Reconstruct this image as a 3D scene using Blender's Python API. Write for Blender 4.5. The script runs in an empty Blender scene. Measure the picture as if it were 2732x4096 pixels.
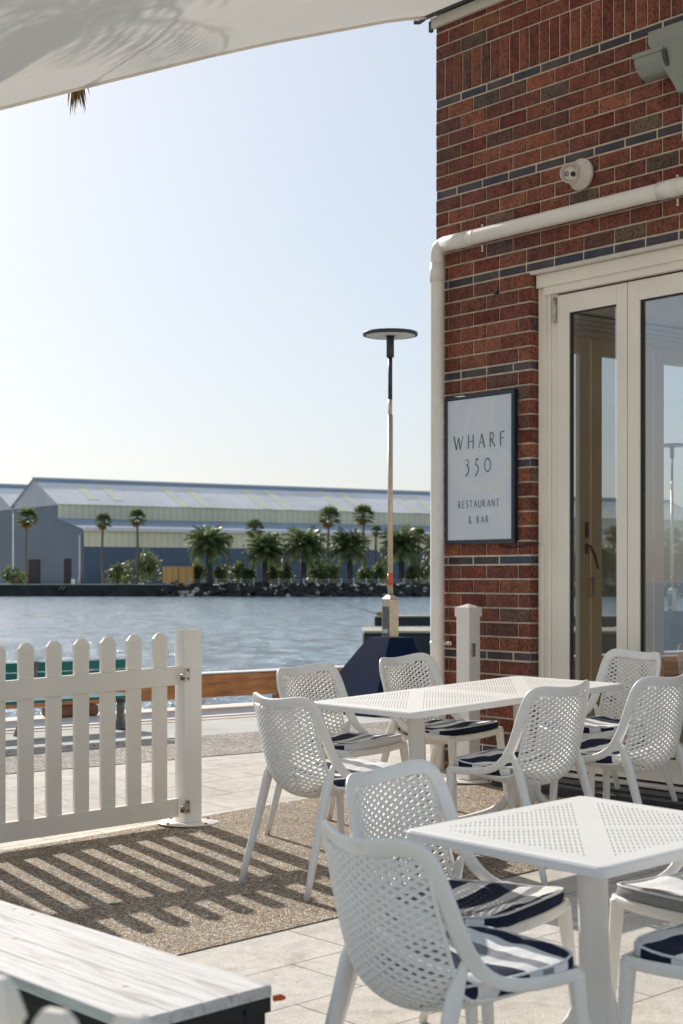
import bpy, math, random
from mathutils import Vector, Matrix, noise
random.seed(7)
sc = bpy.context.scene
col = sc.collection
PI = math.pi
V = Vector
CAMZ = 1.644
SKYK = .375

# ------------------------------------------------------------------ helpers
class MB:
    def __init__(s):
        s.v = []; s.f = []; s.m = []; s.sm = []; s.c = []
    def face(s, pts, m=0, smooth=False, c=None):
        i = len(s.v); s.v += [tuple(p) for p in pts]
        s.f.append(tuple(range(i, i + len(pts)))); s.m.append(m); s.sm.append(smooth); s.c.append(c)
    def quadmesh(s, rings, closed=True, m=0, smooth=True, caps=True):
        n = len(rings[0]); b = len(s.v)
        for r in rings: s.v += [tuple(p) for p in r]
        for i in range(len(rings) - 1):
            for j in range(n if closed else n - 1):
                k = (j + 1) % n
                s.f.append((b + i * n + j, b + i * n + k, b + (i + 1) * n + k, b + (i + 1) * n + j))
                s.m.append(m); s.sm.append(smooth); s.c.append(None)
        if caps and closed:
            s.f.append(tuple(b + j for j in reversed(range(n)))); s.m.append(m); s.sm.append(False); s.c.append(None)
            e = b + (len(rings) - 1) * n
            s.f.append(tuple(e + j for j in range(n))); s.m.append(m); s.sm.append(False); s.c.append(None)
    def box(s, O, X, Y, Z, m=0, bev=0.0, c=None):
        """O = centre, X,Y,Z = half vectors; optional chamfer"""
        O = V(O); X = V(X); Y = V(Y); Z = V(Z)
        if bev <= 0:
            P = lambda a, b, d: O + X * a + Y * b + Z * d
            for q in (((-1,-1,-1),(-1,1,-1),(1,1,-1),(1,-1,-1)), ((-1,-1,1),(1,-1,1),(1,1,1),(-1,1,1)),
                      ((-1,-1,-1),(1,-1,-1),(1,-1,1),(-1,-1,1)), ((1,-1,-1),(1,1,-1),(1,1,1),(1,-1,1)),
                      ((1,1,-1),(-1,1,-1),(-1,1,1),(1,1,1)), ((-1,1,-1),(-1,-1,-1),(-1,-1,1),(-1,1,1))):
                s.face([P(*a) for a in q], m, False, c)
            return
        lx, ly, lz = X.length, Y.length, Z.length
        bx, by, bz = 1 - bev / lx, 1 - bev / ly, 1 - bev / lz
        def P(a, b, d): return O + X * a + Y * b + Z * d
        sg = (-1, 1)
        # 6 faces
        for sx in sg:
            q = [P(sx, -by, -bz), P(sx, by, -bz), P(sx, by, bz), P(sx, -by, bz)]
            s.face(q if sx > 0 else q[::-1], m, False, c)
        for sy in sg:
            q = [P(-bx, sy, -bz), P(bx, sy, -bz), P(bx, sy, bz), P(-bx, sy, bz)]
            s.face(q if sy < 0 else q[::-1], m, False, c)
        for sz in sg:
            q = [P(-bx, -by, sz), P(bx, -by, sz), P(bx, by, sz), P(-bx, by, sz)]
            s.face(q if sz > 0 else q[::-1], m, False, c)
        for sx in sg:
            for sy in sg:
                q = [P(sx, sy * by, -bz), P(sx * bx, sy, -bz), P(sx * bx, sy, bz), P(sx, sy * by, bz)]
                s.face(q if sx * sy > 0 else q[::-1], m, False, c)
            for sz in sg:
                q = [P(sx, -by, sz * bz), P(sx, by, sz * bz), P(sx * bx, by, sz), P(sx * bx, -by, sz)]
                s.face(q if sx * sz > 0 else q[::-1], m, False, c)
        for sy in sg:
            for sz in sg:
                q = [P(-bx, sy, sz * bz), P(bx, sy, sz * bz), P(bx, sy * by, sz), P(-bx, sy * by, sz)]
                s.face(q if sy * sz < 0 else q[::-1], m, False, c)
        for sx in sg:
            for sy in sg:
                for sz in sg:
                    q = [P(sx, sy * by, sz * bz), P(sx * bx, sy, sz * bz), P(sx * bx, sy * by, sz)]
                    s.face(q if sx * sy * sz > 0 else q[::-1], m, False, c)
    def abox(s, x0, x1, y0, y1, z0, z1, m=0, bev=0.0, c=None):
        s.box(((x0+x1)/2, (y0+y1)/2, (z0+z1)/2), ((x1-x0)/2,0,0), (0,(y1-y0)/2,0), (0,0,(z1-z0)/2), m, bev, c)
    def sweep(s, pts, ra, rb, wide=None, n=8, m=0, smooth=True, closed=False, caps=True, power=1.0):
        """elliptic section; ra along 'wide' vector(s), rb across"""
        pts = [V(p) for p in pts]; N = len(pts); rings = []
        for i, p in enumerate(pts):
            if closed: t = pts[(i + 1) % N] - pts[i - 1]
            else: t = pts[min(i + 1, N - 1)] - pts[max(i - 1, 0)]
            t.normalize()
            w = wide[i] if isinstance(wide, list) else (wide if wide is not None else (V((0, 0, 1)) if abs(t.z) < .9 else V((1, 0, 0))))
            w = V(w); w = w - t * w.dot(t)
            if w.length < 1e-6: w = t.orthogonal()
            w.normalize(); b = t.cross(w)
            a_ = ra[i] if isinstance(ra, (list, tuple)) else ra
            b_ = rb[i] if isinstance(rb, (list, tuple)) else rb
            ring = []
            for k in range(n):
                an = 2 * PI * (k + .5) / n; ca, sa = math.cos(an), math.sin(an)
                if power != 1.0:
                    ca = math.copysign(abs(ca) ** power, ca); sa = math.copysign(abs(sa) ** power, sa)
                ring.append(p + w * ca * a_ + b * sa * b_)
            rings.append(ring)
        if closed: rings.append(rings[0]); caps = False
        s.quadmesh(rings, True, m, smooth, caps)
    def lathe(s, prof, O=(0, 0, 0), ax=(0, 0, 1), n=24, m=0, smooth=True):
        O = V(O); ax = V(ax).normalized(); a = ax.orthogonal().normalized(); b = ax.cross(a)
        rings = [[O + ax * z + (a * math.cos(2*PI*k/n) + b * math.sin(2*PI*k/n)) * max(r, 1e-4) for k in range(n)] for r, z in prof]
        s.quadmesh(rings, True, m, smooth, True)
    def cyl(s, A, B, r, n=12, m=0, r2=None, smooth=True):
        A = V(A); B = V(B); L = (B - A).length
        s.lathe([(r, 0), (r if r2 is None else r2, L)], A, (B - A), n, m, smooth)
    def build(s, name, mats, parent=None, autosmooth=None):
        me = bpy.data.meshes.new(name); me.from_pydata(s.v, [], s.f)
        if not isinstance(mats, (list, tuple)): mats = [mats]
        for mm in mats: me.materials.append(mm)
        me.polygons.foreach_set('material_index', s.m)
        me.polygons.foreach_set('use_smooth', s.sm)
        if any(c is not None for c in s.c):
            at = me.color_attributes.new('tint', 'FLOAT_COLOR', 'CORNER'); data = []
            for p, c in zip(me.polygons, s.c):
                cc = c if c is not None else (.5, .5, .5)
                data += [cc[0], cc[1], cc[2], 1.0] * len(p.vertices)
            at.data.foreach_set('color', data)
        me.update()
        o = bpy.data.objects.new(name, me); col.objects.link(o)
        if parent is not None: o.parent = parent
        return o

def tag(o, label=None, cat=None, group=None, kind=None):
    if label: o['label'] = label
    if cat: o['category'] = cat
    if group: o['group'] = group
    if kind: o['kind'] = kind
    return o
def empty(name, M, label, cat, group=None):
    o = bpy.data.objects.new(name, None); col.objects.link(o); o.empty_display_size = .1
    if isinstance(M, Matrix): o.matrix_world = M
    else: o.location = M
    return tag(o, label, cat, group)
def copy_tree(o, parent=None):
    c = o.copy(); col.objects.link(c); c.parent = parent
    for ch in kids(o): copy_tree(ch, c)
    return c
KID = {}
def kids(o): return [x for x in bpy.data.objects if x.parent == o]
def cat_rom(P, n):
    """sample catmull-rom through P (list of vectors) with n segments per span"""
    P = [V(p) for p in P]; out = []
    for i in range(len(P) - 1):
        p0 = P[i-1] if i > 0 else P[i] * 2 - P[i+1]; p1 = P[i]; p2 = P[i+1]
        p3 = P[i+2] if i + 2 < len(P) else P[i+1] * 2 - P[i]
        for k in range(n):
            t = k / n
            out.append(.5 * ((2*p1) + (p2-p0)*t + (2*p0-5*p1+4*p2-p3)*t*t + (3*p1-p0-3*p2+p3)*t**3))
    out.append(P[-1]); return out

# ------------------------------------------------------------------ materials
def mat(name): 
    m = bpy.data.materials.new(name); m.use_nodes = True
    nt = m.node_tree; return m, nt, nt.nodes['Principled BSDF']
def N(nt, t, **kw):
    n = nt.nodes.new(t)
    for k, v in kw.items():
        if k in n.inputs.keys() if isinstance(k, str) else False: n.inputs[k].default_value = v
        else: setattr(n, k, v)
    return n
def L(nt, a, b): nt.links.new(a, b)
def ramp(nt, fac, stops, interp='LINEAR'):
    r = nt.nodes.new('ShaderNodeValToRGB'); r.color_ramp.interpolation = interp
    e = r.color_ramp.elements
    while len(e) < len(stops): e.new(.5)
    for x, (p, c) in zip(e, stops):
        x.position = p; x.color = (c[0], c[1], c[2], 1)
    if fac is not None: L(nt, fac, r.inputs[0])
    return r
def mix(nt, fac, a, b, mode='MIX'):
    n = nt.nodes.new('ShaderNodeMix'); n.data_type = 'RGBA'; n.blend_type = mode
    for s_, v in ((0, fac), (6, a), (7, b)):
        if hasattr(v, 'links') or isinstance(v, bpy.types.NodeSocket): L(nt, v, n.inputs[s_])
        elif isinstance(v, (int, float)): n.inputs[s_].default_value = v
        else: n.inputs[s_].default_value = (v[0], v[1], v[2], 1)
    return n.outputs[2]
def math_(nt, op, a, b=None, c=None):
    n = nt.nodes.new('ShaderNodeMath'); n.operation = op
    for i, v in enumerate((a, b, c)):
        if v is None: continue
        if isinstance(v, bpy.types.NodeSocket): L(nt, v, n.inputs[i])
        else: n.inputs[i].default_value = v
    return n.outputs[0]
def texco(nt, kind='Object', scale=None, rot=None, loc=None):
    t = nt.nodes.new('ShaderNodeTexCoord'); o = t.outputs[kind]
    if scale is not None or rot is not None or loc is not None:
        mp = nt.nodes.new('ShaderNodeMapping')
        if scale is not None: mp.inputs['Scale'].default_value = scale if hasattr(scale, '__len__') else (scale,)*3
        if rot is not None: mp.inputs['Rotation'].default_value = rot
        if loc is not None: mp.inputs['Location'].default_value = loc
        L(nt, o, mp.inputs[0]); o = mp.outputs[0]
    return o
def nz(nt, co, scale, detail=4, rough=.55, dist=0):
    n = nt.nodes.new('ShaderNodeTexNoise'); n.inputs['Scale'].default_value = scale; n.inputs['Detail'].default_value = detail
    n.inputs['Roughness'].default_value = rough; n.inputs['Distortion'].default_value = dist
    if co is not None: L(nt, co, n.inputs['Vector'])
    return n
def bump(nt, bsdf, h, strength=.3, dist=.01, prev=None):
    b = nt.nodes.new('ShaderNodeBump'); b.inputs['Strength'].default_value = strength; b.inputs['Distance'].default_value = dist
    L(nt, h, b.inputs['Height'])
    if prev is not None: L(nt, prev, b.inputs['Normal'])
    if bsdf is not None: L(nt, b.outputs[0], bsdf.inputs['Normal'])
    return b.outputs[0]
def simple(name, c, rough=.5, metal=0, var=.06, vscale=8, spec=.5, bmp=0.0, bscale=60, coord='Object', dirt=0.0):
    m, nt, p = mat(name)
    co = texco(nt, coord)
    n = nz(nt, co, vscale, 5)
    lo = [max(0, x * (1 - var)) for x in c]; hi = [min(1, x * (1 + var)) for x in c]
    r = ramp(nt, n.outputs['Fac'], [(.3, lo), (.7, hi)])
    out = r.outputs[0]
    if dirt:
        n2 = nz(nt, co, vscale * 3.7, 8, .7)
        r2 = ramp(nt, n2.outputs['Fac'], [(.56, (0, 0, 0)), (.72, (1, 1, 1))])
        out = mix(nt, math_(nt, 'MULTIPLY', r2.outputs[0], dirt), out, [x * .45 for x in c])
    L(nt, out, p.inputs['Base Color'])
    p.inputs['Roughness'].default_value = rough; p.inputs['Metallic'].default_value = metal
    p.inputs['Specular IOR Level'].default_value = spec
    if bmp:
        b = nz(nt, co, bscale, 3); bump(nt, p, b.outputs['Fac'], bmp, .004)
    return m

M = {}
M['plastic'] = simple('white_resin', (.88, .855, .805), .42, var=.035, vscale=5, bmp=.12, bscale=350, dirt=.16)
M['plastic2'] = simple('white_table_resin', (.84, .82, .785), .5, var=.03, vscale=5, bmp=.1, bscale=300, dirt=.05)
M['fence'] = simple('white_vinyl', (.86, .79, .685), .38, var=.035, vscale=4, dirt=.10)
M['postcap'] = simple('white_post_vinyl', (.86, .82, .755), .35, var=.03, vscale=4, dirt=.12)
M['pipe'] = simple('white_pvc', (.84, .80, .74), .3, var=.04, vscale=6, dirt=.14)
M['framecream'] = simple('cream_door_paint', (.88, .82, .71), .35, var=.04, vscale=3, dirt=.05)
M['frametan'] = simple('tan_door_paint', (.95, .86, .70), .4, var=.05, vscale=3)
M['inner'] = simple('interior_cream', (.80, .74, .62), .6, var=.04)
M['black'] = simple('black_gasket', (.012, .012, .013), .5)
M['navy'] = simple('navy_sign_frame', (.012, .028, .055), .3, var=.1, spec=.6)
M['sidedark'] = simple('black_sign_side', (.006, .007, .01), .5)
M['galv'] = simple('galvanised', (.42, .40, .37), .35, metal=.85, var=.12, vscale=25)
M['polesteel'] = simple('beige_brushed_steel', (.60, .51, .38), .42, metal=.55, var=.12, vscale=20)
M['steel'] = simple('stainless', (.55, .53, .49), .3, metal=.9, var=.12, vscale=20)
M['rust'] = simple('rusty_screw', (.25, .10, .035), .7, metal=.3, var=.4, vscale=80)
M['darkmetal'] = simple('dark_lamp_metal', (.05, .06, .065), .45, metal=.4, var=.15)
M['bracket'] = simple('dark_bracket', (.10, .11, .10), .5, metal=.6, var=.25, vscale=20)
M['navymetal'] = simple('navy_painted_steel', (.008, .020, .060), .5, var=.2, vscale=6, dirt=.0, spec=.02)
M['teal'] = simple('teal_bench_paint', (.006, .17, .155), .32, var=.12, vscale=6)
M['castgrey'] = simple('cast_bench_leg', (.17, .17, .155), .5, metal=.5, var=.2, vscale=18)
M['zinc'] = simple('grey_green_gutter', (.30, .32, .28), .45, metal=.25, var=.07, vscale=6, dirt=.08)
M['alu'] = simple('cream_aluminium', (.66, .62, .54), .4, var=.05)
M['concrete'] = simple('mid_concrete', (.52, .51, .48), .9, var=.15, vscale=1.5, bmp=.3, bscale=40, dirt=.2)
M['kerb'] = simple('white_kerb', (.80, .775, .73), .85, var=.08, vscale=2, bmp=.2, bscale=60, dirt=.15)
M['pinkstrip'] = simple('pink_concrete', (.62, .52, .42), .9, var=.12, vscale=3, bmp=.2, bscale=60)
M['pier'] = simple('dark_pier_timber', (.035, .042, .045), .8, var=.3, vscale=1.2, dirt=.3)
M['piertop'] = simple('pale_pier_top', (.42, .37, .29), .9, var=.2, vscale=1)
M['ring'] = simple('red_life_ring', (.62, .04, .02), .45)
M['orange'] = simple('orange_plastic', (.75, .10, .015), .4)
M['handle'] = simple('grey_handle', (.16, .15, .14), .4, metal=.7)
M['ceil'] = simple('ceiling_white', (.85, .85, .84), .7)
M['cable'] = simple('black_cable', (.012, .012, .015), .5)
M['camwhite'] = simple('camera_shell', (.70, .66, .58), .45, var=.08, vscale=30, dirt=.25)
M['lens'] = simple('camera_lens', (.01, .012, .016), .12)
M['ir'] = simple('camera_led', (.30, .28, .24), .25, metal=.4, vscale=90, var=.4)
M['label'] = simple('white_sticker', (.7, .68, .62), .5)
M['sticker'] = simple('orange_sticker', (.75, .14, .05), .5)
M['taglabel'] = simple('black_tag', (.01, .01, .012), .6)
M['ink'] = simple('slate_sign_ink', (.09, .16, .19), .5, var=.25, vscale=4)
M['tagink'] = simple('white_tag_ink', (.75, .75, .72), .5)
M['green'] = simple('teal_tape', (.01, .22, .16), .5)

def wood(name, c1, c2, scale=(1, 12, 12), rough=.7, grain=2.2, bmp=.3):
    m, nt, p = mat(name)
    co = texco(nt, 'Object', scale)
    n1 = nz(nt, co, grain, 8, .62, .6)
    r = ramp(nt, n1.outputs['Fac'], [(.3, c1), (.5, [(a+b)/2 for a, b in zip(c1, c2)]), (.72, c2)])
    co2 = texco(nt, 'Object'); n2 = nz(nt, co2, 3, 3)
    r2 = ramp(nt, n2.outputs['Fac'], [(.35, (.6, .6, .6)), (.65, (1, 1, 1))])
    L(nt, mix(nt, .7, r.outputs[0], r2.outputs[0], 'MULTIPLY'), p.inputs['Base Color'])
    p.inputs['Roughness'].default_value = rough
    bump(nt, p, n1.outputs['Fac'], bmp, .006)
    return m
M['timber'] = wood('orange_hardwood', (.42, .14, .045), (.90, .44, .17), (1.2, 14, 14))
M['timberblock'] = wood('brown_block_timber', (.14, .065, .035), (.36, .19, .11), (3, 9, 9))
M['deckdark'] = wood('dark_blue_deck_board', (.010, .011, .016), (.055, .055, .068), (1.2, 22, 22), .45)
M['maroon'] = wood('maroon_slat', (.07, .015, .014), (.16, .045, .04), (1, 10, 10))
M['floorwood'] = wood('tan_floor_board', (.42, .28, .15), (.66, .48, .28), (1, 8, 8))
# weathered whitewashed planter timber
def m_planter():
    m, nt, p = mat('bleached_planter_boards')
    co = texco(nt, 'Object', (1.3, 16, 16)); n1 = nz(nt, co, 3.0, 9, .65, .5)
    r = ramp(nt, n1.outputs['Fac'], [(.28, (.40, .37, .35)), (.46, (.64, .61, .585)), (.7, (.80, .785, .765))])
    co2 = texco(nt, 'Object'); vor = N(nt, 'ShaderNodeTexVoronoi'); vor.inputs['Scale'].default_value = 7; L(nt, co2, vor.inputs['Vector'])
    kn = ramp(nt, vor.outputs['Distance'], [(.045, (.45, .34, .27)), (.085, (1, 1, 1))])
    L(nt, mix(nt, .8, r.outputs[0], kn.outputs[0], 'MULTIPLY'), p.inputs['Base Color'])
    p.inputs['Roughness'].default_value = .75; bump(nt, p, n1.outputs['Fac'], .35, .004)
    return m
M['planter'] = m_planter()
M['planterside'] = wood('dark_planter_side', (.006, .005, .006), (.030, .020, .018), (1, 12, 12), .6)

# brick: per-brick tint attribute plus speckle
def m_brick():
    m, nt, p = mat('speckled_red_brick')
    at = N(nt, 'ShaderNodeVertexColor'); at.layer_name = 'tint'
    co = texco(nt, 'Object')
    n1 = nz(nt, co, 14, 6, .6); n2 = nz(nt, co, 95, 3, .6); n3 = nz(nt, texco(nt, 'Object', (1, 1, .35)), 160, 2, .5)
    c = mix(nt, .55, at.outputs[0], ramp(nt, n1.outputs['Fac'], [(.34, (.50, .44, .45)), (.5, (1, .98, .96)), (.68, (1.45, 1.3, 1.2))]).outputs[0], 'MULTIPLY')
    sp = ramp(nt, n3.outputs['Fac'], [(.40, (.22, .2, .22)), (.50, (1, 1, 1))])
    c = mix(nt, .9, c, sp.outputs[0], 'MULTIPLY')
    lt = ramp(nt, n2.outputs['Fac'], [(.70, (0, 0, 0)), (.78, (1, 1, 1))])
    c = mix(nt, math_(nt, 'MULTIPLY', lt.outputs[0], .35), c, (.48, .30, .20))
    L(nt, c, p.inputs['Base Color']); p.inputs['Roughness'].default_value = .8; p.inputs['Specular IOR Level'].default_value = .3
    b1 = bump(nt, None, n3.outputs['Fac'], .5, .0025); bump(nt, p, n1.outputs['Fac'], .4, .004, b1)
    return m
M['brick'] = m_brick()
def m_blue():
    m, nt, p = mat('blue_grey_brick')
    at = N(nt, 'ShaderNodeVertexColor'); at.layer_name = 'tint'
    co = texco(nt, 'Object'); n1 = nz(nt, co, 9, 3, .5); n2 = nz(nt, co, 130, 2)
    c = mix(nt, .8, at.outputs[0], ramp(nt, n1.outputs['Fac'], [(.4, (.6, .55, .62)), (.6, (1.15, 1.05, 1.0))]).outputs[0], 'MULTIPLY')
    c = mix(nt, .5, c, ramp(nt, n2.outputs['Fac'], [(.4, (.7, .7, .7)), (.6, (1.2, 1.2, 1.2))]).outputs[0], 'MULTIPLY')
    L(nt, c, p.inputs['Base Color']); p.inputs['Roughness'].default_value = .6
    bump(nt, p, n2.outputs['Fac'], .3, .002)
    return m
M['bluebrick'] = m_blue()
M['mortar'] = simple('sandy_mortar', (.66, .575, .45), .95, var=.2, vscale=12, bmp=.6, bscale=120)

def m_aggregate(name, cols, gap, scale=95):
    m, nt, p = mat(name)
    co = texco(nt, 'Object')
    wob = nz(nt, co, 40, 2)
    vo = N(nt, 'ShaderNodeTexVoronoi'); vo.inputs['Scale'].default_value = scale; L(nt, co, vo.inputs['Vector'])
    ve = N(nt, 'ShaderNodeTexVoronoi'); ve.feature = 'DISTANCE_TO_EDGE'; ve.inputs['Scale'].default_value = scale; L(nt, co, ve.inputs['Vector'])
    sep = N(nt, 'ShaderNodeSeparateColor'); L(nt, vo.outputs['Color'], sep.inputs[0])
    st = [(i / len(cols), c) for i, c in enumerate(cols)]
    r = ramp(nt, sep.outputs[0], st, 'CONSTANT')
    e = ramp(nt, ve.outputs['Distance'], [(.02, (0, 0, 0)), (.12, (1, 1, 1))])
    c = mix(nt, e.outputs[0], gap, r.outputs[0])
    big = nz(nt, co, 1.6, 5, .6)
    c = mix(nt, .6, c, ramp(nt, big.outputs['Fac'], [(.35, (.72, .71, .70)), (.62, (1.08, 1.06, 1.04))]).outputs[0], 'MULTIPLY')
    st_ = nz(nt, co, 5.5, 7, .7, .5); c = mix(nt, .55, c, ramp(nt, st_.outputs['Fac'], [(.40, (.66, .63, .60)), (.52, (1, 1, 1))]).outputs[0], 'MULTIPLY')
    L(nt, c, p.inputs['Base Color']); p.inputs['Roughness'].default_value = .8
    h = ramp(nt, ve.outputs['Distance'], [(0, (0, 0, 0)), (.35, (1, 1, 1))])
    bump(nt, p, h.outputs[0], .9, .006)
    return m
M['agg'] = m_aggregate('exposed_pebble_concrete', [(.40, .27, .15), (.60, .47, .32), (.80, .71, .58), (.48, .38, .28), (.64, .46, .27), (.90, .84, .75), (.30, .22, .15), (.72, .58, .42)], (.11, .075, .045), 88)  # gap tone is darkened to paint in the self-shading between pebbles
M['agg2'] = m_aggregate('grey_pebble_concrete', [(.40, .36, .31), (.55, .51, .46), (.74, .70, .65), (.45, .42, .38), (.30, .28, .25), (.84, .80, .75), (.50, .45, .39)], (.16, .13, .11), 62)

A1 = .7046
AX, AY = math.cos(A1), math.sin(A1)
def m_paver():
    m, nt, p = mat('pale_stone_pavers')
    co = texco(nt, 'Object', None, (0, 0, -A1))
    br = N(nt, 'ShaderNodeTexBrick'); br.offset = .5; br.inputs['Scale'].default_value = 1
    br.inputs['Brick Width'].default_value = .6; br.inputs['Row Height'].default_value = .4
    br.inputs['Mortar Size'].default_value = .003; br.inputs['Mortar Smooth'].default_value = .3
    br.inputs['Color1'].default_value = (.62, .58, .53, 1); br.inputs['Color2'].default_value = (.70, .66, .61, 1)
    br.inputs['Mortar'].default_value = (.11, .09, .07, 1); br.inputs['Bias'].default_value = 0
    mp = N(nt, 'ShaderNodeMapping'); mp.inputs['Location'].default_value = (.15, -.295, 0); L(nt, co, mp.inputs[0]); L(nt, mp.outputs[0], br.inputs['Vector'])
    o = texco(nt, 'Object'); n1 = nz(nt, o, 170, 2); n2 = nz(nt, o, 1.7, 6, .6); n3 = nz(nt, o, 14, 5, .6)
    c = mix(nt, .7, br.outputs[0], ramp(nt, n1.outputs['Fac'], [(.35, (.68, .66, .63)), (.55, (1, 1, 1)), (.75, (1.25, 1.25, 1.25))]).outputs[0], 'MULTIPLY')
    c = mix(nt, .6, c, ramp(nt, n2.outputs['Fac'], [(.35, (.78, .77, .75)), (.62, (1.05, 1.05, 1.04))]).outputs[0], 'MULTIPLY')
    c = mix(nt, .6, c, ramp(nt, n3.outputs['Fac'], [(.35, (.78, .76, .73)), (.55, (1.03, 1.03, 1.02))]).outputs[0], 'MULTIPLY')
    n4 = nz(nt, o, 4.2, 8, .72, .8); c = mix(nt, .5, c, ramp(nt, n4.outputs['Fac'], [(.34, (.62, .58, .54)), (.44, (1, 1, 1))]).outputs[0], 'MULTIPLY')
    L(nt, c, p.inputs['Base Color']); p.inputs['Roughness'].default_value = .85
    b = bump(nt, None, n1.outputs['Fac'], .25, .002)
    inv = math_(nt, 'SUBTRACT', 1, br.outputs['Fac']); bump(nt, p, inv, .7, .004, b)
    return m
M['paver'] = m_paver()

def m_water():
    m, nt, p = mat('harbour_water')
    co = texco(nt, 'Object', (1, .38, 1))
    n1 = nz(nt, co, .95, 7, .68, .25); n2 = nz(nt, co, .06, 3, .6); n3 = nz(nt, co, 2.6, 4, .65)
    c = ramp(nt, n1.outputs['Fac'], [(.38, (.035, .085, .125)), (.50, (.14, .235, .31)), (.62, (.34, .47, .56))])  # ripple reflection contrast is painted into the base colour as dark and light streaks
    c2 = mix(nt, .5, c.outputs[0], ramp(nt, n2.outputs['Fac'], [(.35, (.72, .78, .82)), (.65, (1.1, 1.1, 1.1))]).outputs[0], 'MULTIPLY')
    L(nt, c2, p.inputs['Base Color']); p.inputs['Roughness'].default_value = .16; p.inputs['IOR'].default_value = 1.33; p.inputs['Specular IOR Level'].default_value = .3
    b = bump(nt, None, n1.outputs['Fac'], 1.0, .5); bump(nt, p, n3.outputs['Fac'], .8, .1, b)
    return m
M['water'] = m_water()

def m_glass():
    m, nt, p = mat('door_glass'); nt.nodes.remove(p)
    out = nt.nodes['Material Output']
    tr = N(nt, 'ShaderNodeBsdfTransparent'); tr.inputs[0].default_value = (.90, .93, .93, 1)
    gl = N(nt, 'ShaderNodeBsdfGlossy'); gl.inputs['Roughness'].default_value = .01; gl.inputs['Color'].default_value = (.95, .97, 1, 1)
    lw = N(nt, 'ShaderNodeLayerWeight'); lw.inputs['Blend'].default_value = .32
    mx = N(nt, 'ShaderNodeMixShader'); L(nt, math_(nt, 'MULTIPLY', math_(nt, 'ADD', lw.outputs['Fresnel'], .30), .85), mx.inputs[0])
    L(nt, tr.outputs[0], mx.inputs[1]); L(nt, gl.outputs[0], mx.inputs[2]); L(nt, mx.outputs[0], out.inputs[0])
    return m
M['glass'] = m_glass()

def m_cushion(name='navy_white_wavy_fabric', pal=None):
    m, nt, p = mat(name)
    oi = N(nt, 'ShaderNodeObjectInfo'); co = texco(nt, 'Object')
    mul = N(nt, 'ShaderNodeVectorMath', operation='SCALE'); mul.inputs[0].default_value = (7, 3, 0); L(nt, oi.outputs['Random'], mul.inputs['Scale'])
    ad = N(nt, 'ShaderNodeVectorMath', operation='ADD'); L(nt, co, ad.inputs[0]); L(nt, mul.outputs[0], ad.inputs[1])
    wv = N(nt, 'ShaderNodeTexWave'); wv.bands_direction = 'Y'; wv.wave_profile = 'SAW'
    wv.inputs['Scale'].default_value = .85; wv.inputs['Distortion'].default_value = 2.2; wv.inputs['Detail'].default_value = 1.0; wv.inputs['Detail Scale'].default_value = .9
    L(nt, ad.outputs[0], wv.inputs['Vector'])
    r = ramp(nt, wv.outputs['Fac'], pal or [(0, (.80, .795, .79)), (.17, (.018, .024, .05)), (.41, (.68, .68, .69)), (.52, (.26, .265, .28)), (.62, (.82, .815, .81)), (.76, (.02, .026, .055))], 'CONSTANT')
    wv2 = nz(nt, co, 700, 1)
    c = mix(nt, .3, r.outputs[0], ramp(nt, wv2.outputs['Fac'], [(.4, (.7, .7, .7)), (.6, (1.1, 1.1, 1.1))]).outputs[0], 'MULTIPLY')
    L(nt, c, p.inputs['Base Color']); p.inputs['Roughness'].default_value = .9; p.inputs['Specular IOR Level'].default_value = .15
    n1 = nz(nt, co, 11, 3); b = bump(nt, None, n1.outputs['Fac'], .45, .02); bump(nt, p, wv2.outputs['Fac'], .2, .001, b)
    return m
M['cushion'] = m_cushion()
M['cushion2'] = m_cushion('white_grey_wavy_fabric', [(0, (.82, .815, .81)), (.24, (.27, .275, .285)), (.44, (.82, .815, .81)), (.66, (.22, .225, .235)), (.80, (.80, .80, .80))])
M['piping'] = simple('white_piping', (.72, .72, .72), .8)

def m_tabletop():
    m, nt, p = mat('slotted_white_resin_top')
    out = nt.nodes['Material Output']
    co = texco(nt, 'Object', None, (0, 0, PI / 4))
    sx = N(nt, 'ShaderNodeSeparateXYZ'); L(nt, co, sx.inputs[0])
    P_, Q_ = sx.outputs[0], sx.outputs[1]
    aP = math_(nt, 'ABSOLUTE', P_); aQ = math_(nt, 'ABSOLUTE', Q_)
    inside = math_(nt, 'LESS_THAN', math_(nt, 'ADD', aP, aQ), .435)
    m1 = math_(nt, 'GREATER_THAN', aP, .030); m2 = math_(nt, 'GREATER_THAN', aQ, .016)
    fp = math_(nt, 'FRACT', math_(nt, 'ADD', math_(nt, 'DIVIDE', P_, .0138), 50.5)); fq = math_(nt, 'FRACT', math_(nt, 'ADD', math_(nt, 'DIVIDE', Q_, .047), 50.3))
    s1 = math_(nt, 'LESS_THAN', math_(nt, 'ABSOLUTE', math_(nt, 'SUBTRACT', fp, .5)), .15)
    s2 = math_(nt, 'LESS_THAN', math_(nt, 'ABSOLUTE', math_(nt, 'SUBTRACT', fq, .5)), .33)
    k = inside
    for q in (m1, m2, s1, s2): k = math_(nt, 'MULTIPLY', k, q)
    n = nz(nt, texco(nt, 'Object'), 5, 5); r = ramp(nt, n.outputs['Fac'], [(.3, (.81, .79, .755)), (.7, (.87, .85, .82))])
    L(nt, r.outputs[0], p.inputs['Base Color']); p.inputs['Roughness'].default_value = .45
    tr = N(nt, 'ShaderNodeBsdfTransparent'); mx = N(nt, 'ShaderNodeMixShader')
    L(nt, math_(nt, 'MULTIPLY', k, .62), mx.inputs[0]); L(nt, p.outputs[0], mx.inputs[1]); L(nt, tr.outputs[0], mx.inputs[2]); L(nt, mx.outputs[0], out.inputs[0])
    return m
M['tabletop'] = m_tabletop()

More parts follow.
